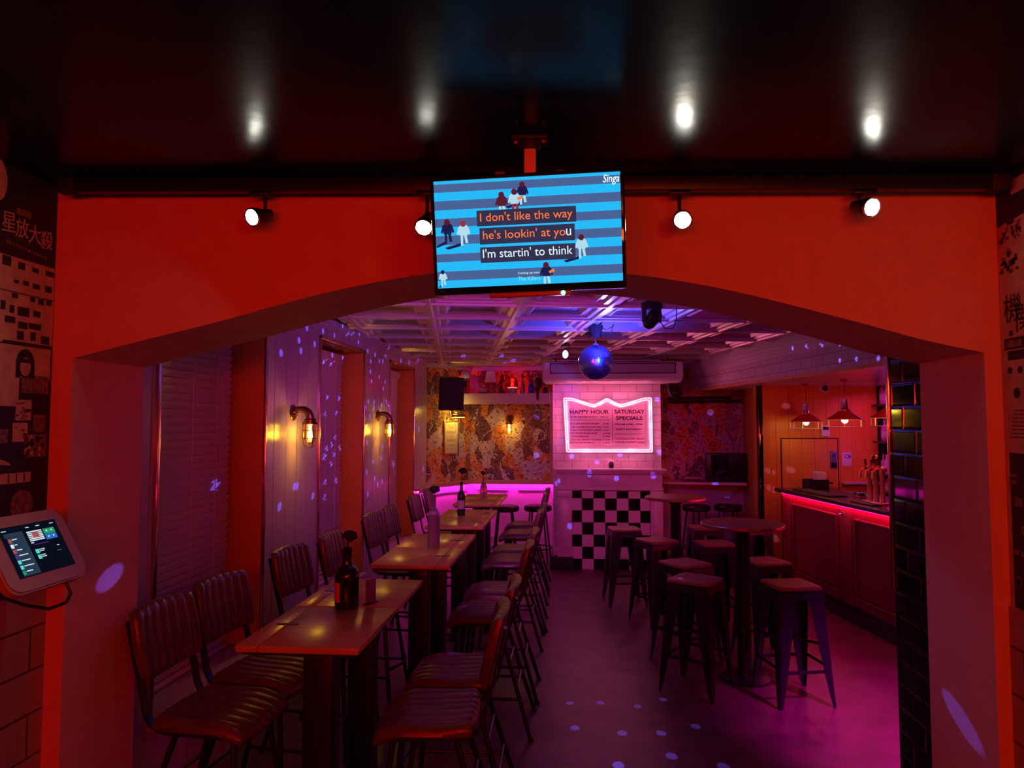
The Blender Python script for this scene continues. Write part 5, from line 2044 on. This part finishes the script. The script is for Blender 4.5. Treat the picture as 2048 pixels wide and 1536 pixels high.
def onbar(name, label, cat, x, y, rz=0, z=1.1005, group=None):
    return thing(name, label, cat, barpt(x, y, z), (0, 0, BAR_R + rz), group)


t = onbar('napkin_box', 'black square box holding white napkins at the far end of the bar', 'box', 0.36, 0.0 - .10)
b = MB()
for (x0, x1, y0, y1) in ((-.115, .115, -.08, -.074), (-.115, .115, .074, .08), (-.115, -.109, -.074, .074), (.109, .115, -.074, .074)):
    b.box(x0, x1, y0, y1, 0, .105)
b.box(-.115, .115, -.08, .08, 0, .006)
obj('box_body', b, MATTE, t, 0)
t = onbar('napkin_stack', 'stack of white napkins sticking up out of the black box', 'napkins', 0.405, -0.10, R(4), 1.107)
b = MB()
for k in range(9):
    b.box(-.055 - .001 * (k % 3), .055 + .001 * (k % 2), -.05 + k * .010, -.042 + k * .010, 0, .182 - .003 * ((k * 5) % 4), .002)
props(t, None)
o = obj('napkins', b, mat('white_napkin', (0.80, 0.74, 0.80), 0.7), t)
t = onbar('bar_mat', 'long black rubber bar mat lying along the dark worktop', 'mat', 0.12, -0.62)
b = MB()
b.box(-.10, .10, -.40, .38, 0, .012, .004)
b.box(-.085, .085, -.385, .365, .012, .015)
obj('mat', b, MATTE, t)
t = onbar('ice_scoop', 'shiny metal scoop lying on the bar beside the copper taps', 'scoop', 0.40, -0.95, R(30))
b = MB()
vs, fs = [], []
for i in range(7):
    for k in range(9):
        a = PI + PI * k / 8
        r_ = .034 - .003 * i * (i > 3)
        vs.append((r_ * math.cos(a), -.06 + i * .022, .036 + r_ * math.sin(a)))
for i in range(6):
    for k in range(8):
        fs.append((i * 9 + k, i * 9 + k + 1, (i + 1) * 9 + k + 1, (i + 1) * 9 + k))
b._add(vs, fs)
obj('scoop_bowl', b, CHROME, t, 60)
b = MB()
b.tube([(0, .07, .012), (0, .12, .02), (0, .20, .022)], .010, 10)
obj('handle', b, CHROME, t)

t = onbar('beer_tap', 'copper three spout beer font standing on the bar beside the pier', 'beer tap', 0.17, -1.60)
b = MB()
b.box(-.05, .05, -.17, .16, 0, .022, .006)
obj('base', b, mat('copper_font', (0.85, 0.45, 0.33), 0.3, 0.85), t)
CF = MATS['copper_font']
for k in range(3):
    y = -.105 + k * .10
    b = MB()
    b.lathe([(.026, .02), (.022, .05), (.020, .20), (.023, .26), (.024, .31), (.018, .335), (0, .345)], 18, (0, y, 0))
    obj('column', b, CF, t)
    b = MB()
    b.tube([(0, y, .315), (-.05, y, .325), (-.085, y, .30), (-.09, y, .235)], .011, 10)
    b.lathe([(.013, 0), (.013, .03), (0, .032)], 10, (-.035, y, .325))
    obj('spout', b, CF, t)
    b = MB()
    b.tube([(-.035, y, .345), (-.038, y, .38), (-.04, y, .40)], .010, 10)
    obj('tap_handle', b, mat('dark_tap_handle', (0.10, 0.04, 0.03), 0.3), t)
b = MB()
b.tube([(0, -.165, .315), (0, .14, .315)], .016, 12)
obj('cross_bar', b, CF, t)
b = MB()
b.lathe([(.010, .33), (.010, .365), (.018, .37)], 12, (0, .0, 0))
b.ball((0, 0, .405), .040, 18, 12)
obj('gold_globe', b, BRASS, t, label='golden globe finial')
t = onbar('drip_tray', 'flat dark drip tray under the beer font spouts', 'tray', 0.06, -1.62)
b = MB()
b.box(-.05, .05, -.18, .18, 0, .014, .004)
obj('tray', b, BLACK, t)
t = onbar('till_box', 'dark squat box behind the beer font on the bar', 'box', 0.44, -1.72)
b = MB()
b.prism([(-.12, -.2, 0), (.12, -.2, 0), (.12, -.2, .15), (-.04, -.2, .15), (-.12, -.2, .06)], (0, .34, 0))
obj('casing', b, mat('dark_green_grey', (0.05, 0.06, 0.06), 0.4), t, 20)
b = MB()
b.box(-.02, .10, -.15, .09, .150, .154)
obj('top_panel', b, PLASTIC, t, 0)

# ------------------------------------------------------------------ fittings on the panelled wall
def onwall(name, label, cat, x, z):
    return thing(name, label, cat, barpt(x, 0.448, z), BROT)


t = onwall('sounder', 'round white wall sounder with dark centre high on the panelled wall', 'alarm', 0.77, 2.02)
t.location = barpt(0.77, 0.448, 2.255)
b = MB()
b.lathe([(0, -.025), (.045, -.03), (.055, -.02), (.062, 0)], 24, (0, 0, 0), 'y', cap=True)
obj('ring', b, WHITEPLASTIC, t)
b = MB()
b.lathe([(0, -.034), (.036, -.033), (.04, -.024)], 24, (0, 0, 0), 'y')
obj('speaker_cone', b, mat('navy_plastic', (0.02, 0.015, 0.05), 0.4), t)
t = onwall('thermostat', 'white wall controller with dark display below the right pendant', 'controller', 0.77, 1.742)
b = MB()
b.box(-.052, .052, -.018, 0, -.065, .065, .005)
obj('casing', b, WHITEPLASTIC, t)
b = MB()
b.box(-.036, .036, -.0195, -.017, .012, .05)
obj('display', b, mat('controller_display', (0.04, 0.03, 0.07), 0.2), t, 0)
t = onwall('intercom', 'blue grey wall panel with dark lower half beside the door', 'panel', 0.86, 1.39)
b = MB()
b.box(-.042, .042, -.02, 0, -.10, .11, .004)
obj('casing', b, mat('intercom_blue', (0.20, 0.17, 0.32), 0.4), t)
b = MB()
b.box(-.034, .034, -.026, -.018, -.085, -.02, .003)
obj('reader', b, PLASTIC, t)
b = MB()
b.box(-.020, .020, -.0215, -.0195, .02, .08)
b.lathe([(0, -.024), (.012, -.023), (.012, -.02)], 14, (0, 0, .0), 'y')
obj('symbol', b, mat('intercom_symbol', (0.06, 0.05, 0.20), 0.4), t, 0)
t = onwall('notice', 'white paper notice with a violet ring emblem taped to the panelled wall', 'notice', 1.03, 1.40)
b = MB()
b.box(-.058, .058, -.003, 0, -.08, .08)
obj('paper', b, mat('white_notice', (0.78, 0.70, 0.78), 0.6), t, 0)
b = MB()
b.tube([(.024 * math.cos(2 * PI * k / 20), -.0035, .032 + .024 * math.sin(2 * PI * k / 20)) for k in range(20)], .0045, 6, closed=True)
b.box(.03, .046, -.005, -.003, .012, .05)
obj('emblem', b, mat('violet_ink', (0.10, 0.05, 0.45), 0.5), t)
t = onwall('ledge', 'thin pale lilac ledge on the panelled wall behind the bar', 'ledge', 1.15, 1.115)
b = MB()
b.box(-.20, .24, -.10, -.001, -.012, .012, .003)
obj('ledge_board', b, mat('lilac_ledge', (0.55, 0.45, 0.60), 0.4), t)

# dark back bar unit with lit bottles
t = thing('back_bar', 'black back bar shelving holding magenta lit bottles beside the tiled pier', 'shelf', BAR_O, BROT)
b = MB()
b.box(1.66, 1.80, -2.6, 0.44, 0, 2.28)
b.box(1.42, 1.66, 0.415, 0.44, 0, 2.28)
obj('cabinet', b, MATTE, t, 0)
for z in (1.02, 1.235, 1.62, 2.06):
    b = MB()
    b.box(1.34, 1.66, -2.6, 0.414, z - .022, z, .002)
    obj('shelf_board', b, mat('dark_shelf_board', (0.03, 0.015, 0.02), 0.3), t)
BOT = [(1.435, .33, 2.06, .30, .040, 'square shouldered magenta lit bottle on the top back bar shelf'),
       (1.40, .16, 2.06, .26, .036, 'second magenta lit bottle on the top back bar shelf'),
       (1.435, .31, 1.62, .27, .043, 'broad magenta lit bottle on the shelf behind the right pendant'),
       (1.40, .15, 1.62, .29, .040, 'magenta lit bottle next to the broad one behind the right pendant'),
       (1.42, .33, 1.235, .24, .030, 'left of two slender bottles above the beer font'),
       (1.39, .22, 1.235, .24, .030, 'right of two slender bottles above the beer font'),
       (1.43, .28, 1.02, .17, .052, 'squat violet lit jar on the lowest back bar shelf'),
       (1.40, .10, 1.02, .19, .040, 'small bottle beside the squat violet lit jar')]
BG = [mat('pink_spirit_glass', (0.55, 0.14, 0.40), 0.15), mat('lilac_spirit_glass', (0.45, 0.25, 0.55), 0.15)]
for i, (x, y, z, h, r_, lab) in enumerate(BOT):
    t = thing('spirit_bottle', lab, 'bottle', barpt(x, y, z + .0005), BROT, 'bottles on the back bar')
    b = MB()
    b.lathe([(0, 0), (r_ * .9, 0), (r_, .008), (r_, h * .55), (r_ * .8, h * .64), (r_ * .36, h * .74), (r_ * .32, h * .92), (r_ * .42, h * .925), (r_ * .42, h * .95)], 20)
    gls = obj('bottle_glass', b, BG[i % 2], t)
    b = MB()
    b.lathe([(r_ * .40, h * .95), (r_ * .40, h), (0, h)], 14)
    obj('cap', b, MATTE, t)
    b = MB()
    b.lathe([(r_ + .0006, h * .14), (r_ + .0006, h * .42)], 20, cap=False)
    obj('label', b, mat('pale_label', (0.55, 0.42, 0.42), 0.5), gls, label='pale paper label')
area('back_bar_led', barpt(1.36, -0.05, 2.24), (0.15, 0, -1), .10, .8, 5, (1, 0.04, 0.75))
point('back_bar_glow', barpt(1.18, 0.02, 1.5), 1.1, (1, 0.05, 0.8), 0.05)

# ------------------------------------------------------------------ pendants over the bar
def pendant(x, y, z, label):
    t = thing('pendant_lamp', label, 'pendant lamp', barpt(x, y, z), (0, 0, BAR_R + 0.3 * y), 'caged red pendants over the bar')
    b = MB()
    b.tube([(0, 0, .26), (.004, 0, .36), (0, 0, 2.2845 - z - .012)], .0035, 6)
    b.lathe([(.03, -.016), (.035, 0)], 16, (0, 0, 2.2845 - z))
    obj('cord', b, mat('red_cord', (0.30, 0.02, 0.02), 0.6), t)
    b = MB()
    b.lathe([(.012, .265), (.028, .26), (.032, .19), (.040, .155), (.044, .14), (.0, .138)], 20)
    b.lathe([(.034, .132), (.052, .138), (.052, .150), (.044, .152)], 20)
    obj('lamp_holder', b, CHROME, t)
    b = MB()
    b.lathe([(.045, .150), (.060, .135), (.12, .092), (.168, .060), (.176, .05), (.173, .05), (.118, .084), (.058, .125), (.044, .14)], 36, cap=False)
    obj('lamp_shade', b, REDENAMEL, t)
    b = MB()
    for z_, r_ in ((.048, .178), (-.03, .178)):
        b.tube([(r_ * math.cos(2 * PI * k / 36), r_ * math.sin(2 * PI * k / 36), z_) for k in range(36)], .0042, 6, closed=True)
    for k in range(6):
        a = 2 * PI * (k + .25) / 6
        b.tube([(.178 * math.cos(a), .178 * math.sin(a), .048), (.178 * math.cos(a), .178 * math.sin(a), -.03)], .0042, 6)
    obj('cage', b, IVORYMETAL, t)
    b = MB()
    b.ball((0, 0, .045), .032, 16, 12, (1, 1, 1.15))
    obj('bulb', b, glow('pendant_bulb', (1.0, 0.86, 0.55), 9), t)
    w = barpt(x, y, z - .005)
    point('pendant_light', (w[0], w[1], z - .012), 1.3, (1, 0.36, 0.03), .03)
    return t


pendant(0.35, 0.07, 1.80, 'left of the three red caged pendant lamps over the bar')
pendant(0.35, -0.77, 1.822, 'middle red caged pendant lamp over the bar')
pendant(0.35, -1.58, 1.835, 'rightmost red caged pendant lamp, half hidden by the copper pier edge')

# ------------------------------------------------------------------ nook: shelf, tube television, console
t = thing('nook_shelf', 'pale wall shelf in the nook carrying the old tube television', 'shelf', (0, 0, 0))
b = MB()
b.prism([(1.255, 9.76, 1.015), (2.31, 9.60, 1.015), (2.395, 10.215, 1.015), (1.255, 10.215, 1.015)], (0, 0, .032))
obj('shelf_board', b, mat('pale_lilac_shelf', (0.70, 0.58, 0.66), 0.35), t, 0)
b = MB()
for x in (1.35, 2.25):
    b.prism([(x, 10.215, 1.014), (x, 9.90, 1.014), (x, 10.215, .80)], (.02, 0, 0))
obj('bracket', b, WHITE, t, 0)
t = thing('tube_television', 'old black tube television switched off on the nook shelf', 'television', (2.10, 9.80, 1.0475), (0, 0, R(-2)))
b = MB()
b.box(-.27, .27, 0, .09, 0, .385, .012, 3)
b.prism([(-.26, .09, .03), (.26, .09, .03), (.26, .09, .375), (-.26, .09, .375)], (0, .07, 0))
vs = [(-.25, .155, .04), (.25, .155, .04), (.25, .155, .365), (-.25, .155, .365), (-.14, .34, .07), (.14, .34, .07), (.14, .34, .28), (-.14, .34, .28)]
b._add(vs, [(0, 1, 5, 4), (1, 2, 6, 5), (2, 3, 7, 6), (3, 0, 4, 7), (4, 5, 6, 7)])
obj('casing', b, PLASTIC, t, 30)
b = MB()
b.grid(lambda u, v: (u * .215 + .01, -.002 - .014 * (1 - u * u) * (1 - v * v), .215 + v * .145), 14, 10)
obj('screen', b, mat('crt_glass', (0.012, 0.012, 0.016), 0.05), t)
b = MB()
b.box(-.15, .18, -.006, 0.0, .022, .048, .003)
for k in range(4):
    b.lathe([(0, -.010), (.007, -.009), (.007, 0)], 10, (-.10 + k * .05, 0, .035), 'y')
obj('control_strip', b, MATTE, t)
t = thing('video_box', 'low pale console box left of the old tube television', 'console', (1.66, 9.86, 1.0475), (0, 0, R(5)))
b = MB()
b.box(-.13, .11, -.07, .12, .008, .062, .008)
obj('casing', b, mat('pale_console', (0.45, 0.33, 0.36), 0.4), t)
b = MB()
b.box(-.12, .10, -.073, -.069, .014, .036)
obj('front_slot', b, PLASTIC, t, 0)
b = MB()
for x in (-.11, .09):
    b.box(x - .012, x + .012, -.05, .10, 0, .009)
obj('foot', b, MATTE, t, 0)
t = thing('red_lamp', 'small glowing red patch beside the mantelpiece end', 'lamp', (1.20, 10.13, 1.10))  # red glowing patch, shaped as a small lit cylinder
b = MB()
b.lathe([(0, 0), (.03, 0), (.036, .02), (.036, .16), (.03, .18), (0, .18)], 16)
obj('lamp_glass', b, glow('red_lamp_glass', (1, 0.015, 0.008), 1.4), t)
b = MB()
b.box(-.02, .02, 0.0, .018, .04, .14)
obj('wall_bracket', b, MATTE, t)

# ------------------------------------------------------------------ light thrown by the mirror ball facets
DOTS = [(-1.92,4.41,2.44),(-1.92,5.04,2.53),(-1.92,5.38,2.55),(-1.92,5.65,2.55),(-1.92,5.76,2.65),(-1.92,5.96,2.60),(-1.92,6.06,2.62),(-1.92,6.24,2.64),(-1.92,6.31,2.57),(-1.92,4.89,2.42),(-1.92,5.20,2.43),(-1.92,4.93,2.35),(-1.92,4.58,2.30),(-1.92,6.61,2.52),(-1.92,6.87,2.51),(-1.92,7.27,2.53),(-1.92,7.31,2.63),(-1.92,6.72,2.43),(-1.92,7.03,2.46),(-1.92,7.16,2.47),(-1.92,7.57,2.50),(-1.92,7.95,2.54),(-1.92,8.36,2.56),(-1.92,8.78,2.62),(-1.92,6.71,2.33),(-1.92,7.03,2.30),(-1.92,6.75,2.24),(-1.92,7.26,2.26),(-1.92,7.19,2.19),(-1.92,6.65,2.04),(-1.92,6.86,2.04),(-1.92,7.13,2.02),(-1.92,7.32,2.06),(-1.92,7.40,2.02),(-1.92,6.84,1.98),(-1.92,6.57,1.98),(-1.92,7.11,1.94),(-1.92,7.40,1.94),(-1.92,6.71,1.90),(-1.92,4.85,1.39),(-1.92,4.90,1.39),(-1.92,5.21,1.29),(-1.92,4.60,1.28),(-1.92,6.62,1.37),(-1.92,6.90,1.29),(-1.92,7.18,1.24),(-1.92,7.01,1.22),(-1.92,6.84,1.46),(-1.92,7.14,1.48),(-1.92,8.95,1.76),(-1.92,9.24,1.24),(-1.92,6.67,1.16),(-1.92,7.18,1.60),(-1.92,6.61,1.65),(-2.12,6.07,2.43),(-2.12,6.36,2.44),(-2.12,5.93,2.36),(-2.12,6.12,2.36),(-2.12,6.45,2.35),(-2.12,6.04,2.06),(-2.12,6.36,2.06),(-2.12,6.00,1.91),(-2.12,6.29,1.92),(-2.12,6.27,1.70),(-2.12,6.18,1.64),(-2.12,6.05,1.61),(-2.12,6.41,1.60),(-2.12,6.24,1.55),(-2.12,6.01,1.55),(-2.12,5.99,1.53),(-2.12,6.17,1.47),(-2.12,6.02,1.32),(-2.12,6.31,1.31),(-2.12,6.01,1.19),(-2.12,6.45,0.96),(-2.12,8.41,1.34),(-0.01,4.78,0.00),(0.19,4.80,0.00),(0.43,4.76,0.00),(0.61,4.89,0.00),(0.02,4.40,0.00),(0.30,4.35,0.00),(0.53,4.37,0.00),(0.75,4.48,0.00),(1.01,4.59,0.00),(0.55,4.08,0.00),(0.25,3.95,0.00),(0.81,3.98,0.00),(-0.01,9.08,0.53),(0.24,9.06,1.19),(0.58,9.06,1.14),(1.04,9.06,1.17),(-0.16,9.10,1.09),(0.02,9.15,1.41),(0.34,9.15,1.34),(0.63,9.15,1.43),(-0.47,10.20,1.93),(-0.48,10.20,1.38),(1.41,10.20,2.06),(1.97,10.20,1.99),(1.44,10.20,1.16),(2.17,10.20,0.85),(2.40,8.78,1.25),(2.64,8.81,1.27),(2.41,8.78,1.04),(2.42,8.78,0.47),(2.60,8.81,2.04),(2.15,6.97,2.55),(2.19,6.70,2.54),(2.23,6.44,2.52),(2.27,6.17,2.50),(2.27,6.18,2.36),(2.31,5.93,2.35),(2.35,5.63,2.33),(-1.79,2.67,1.23),(-2.12,4.10,1.46),(1.35,2.62,0.80),(-1.20,3.64,0.97),(-1.23,4.62,0.97),(-0.58,4.89,0.70),(-0.67,4.46,0.70),(-0.57,3.55,0.70),(-1.36,8.70,2.66),(-0.86,8.73,2.66),(-0.76,9.38,2.66),(-1.82,6.32,2.66),(-1.09,6.38,2.66),(-0.89,6.98,2.66),(-0.43,6.10,2.66),(-1.05,5.46,2.66)]
DOT_POWER = 1.8
for p in DOTS:
    v = Vector(p) - BC
    d = v.normalized()
    far = v.length
    spot('mirror_ball_gleam', BC + d * 0.165, d, DOT_POWER * 60 * far ** 1.2, (0.16, 0.10, 1.0), 1.30, 0.35, 0.004)

spot('ball_key_light', (0.50, 5.03, 2.47), BC - Vector((0.50, 5.03, 2.47)), 150, (0.03, 0.08, 1.0), 20, 0.4, 0.03)
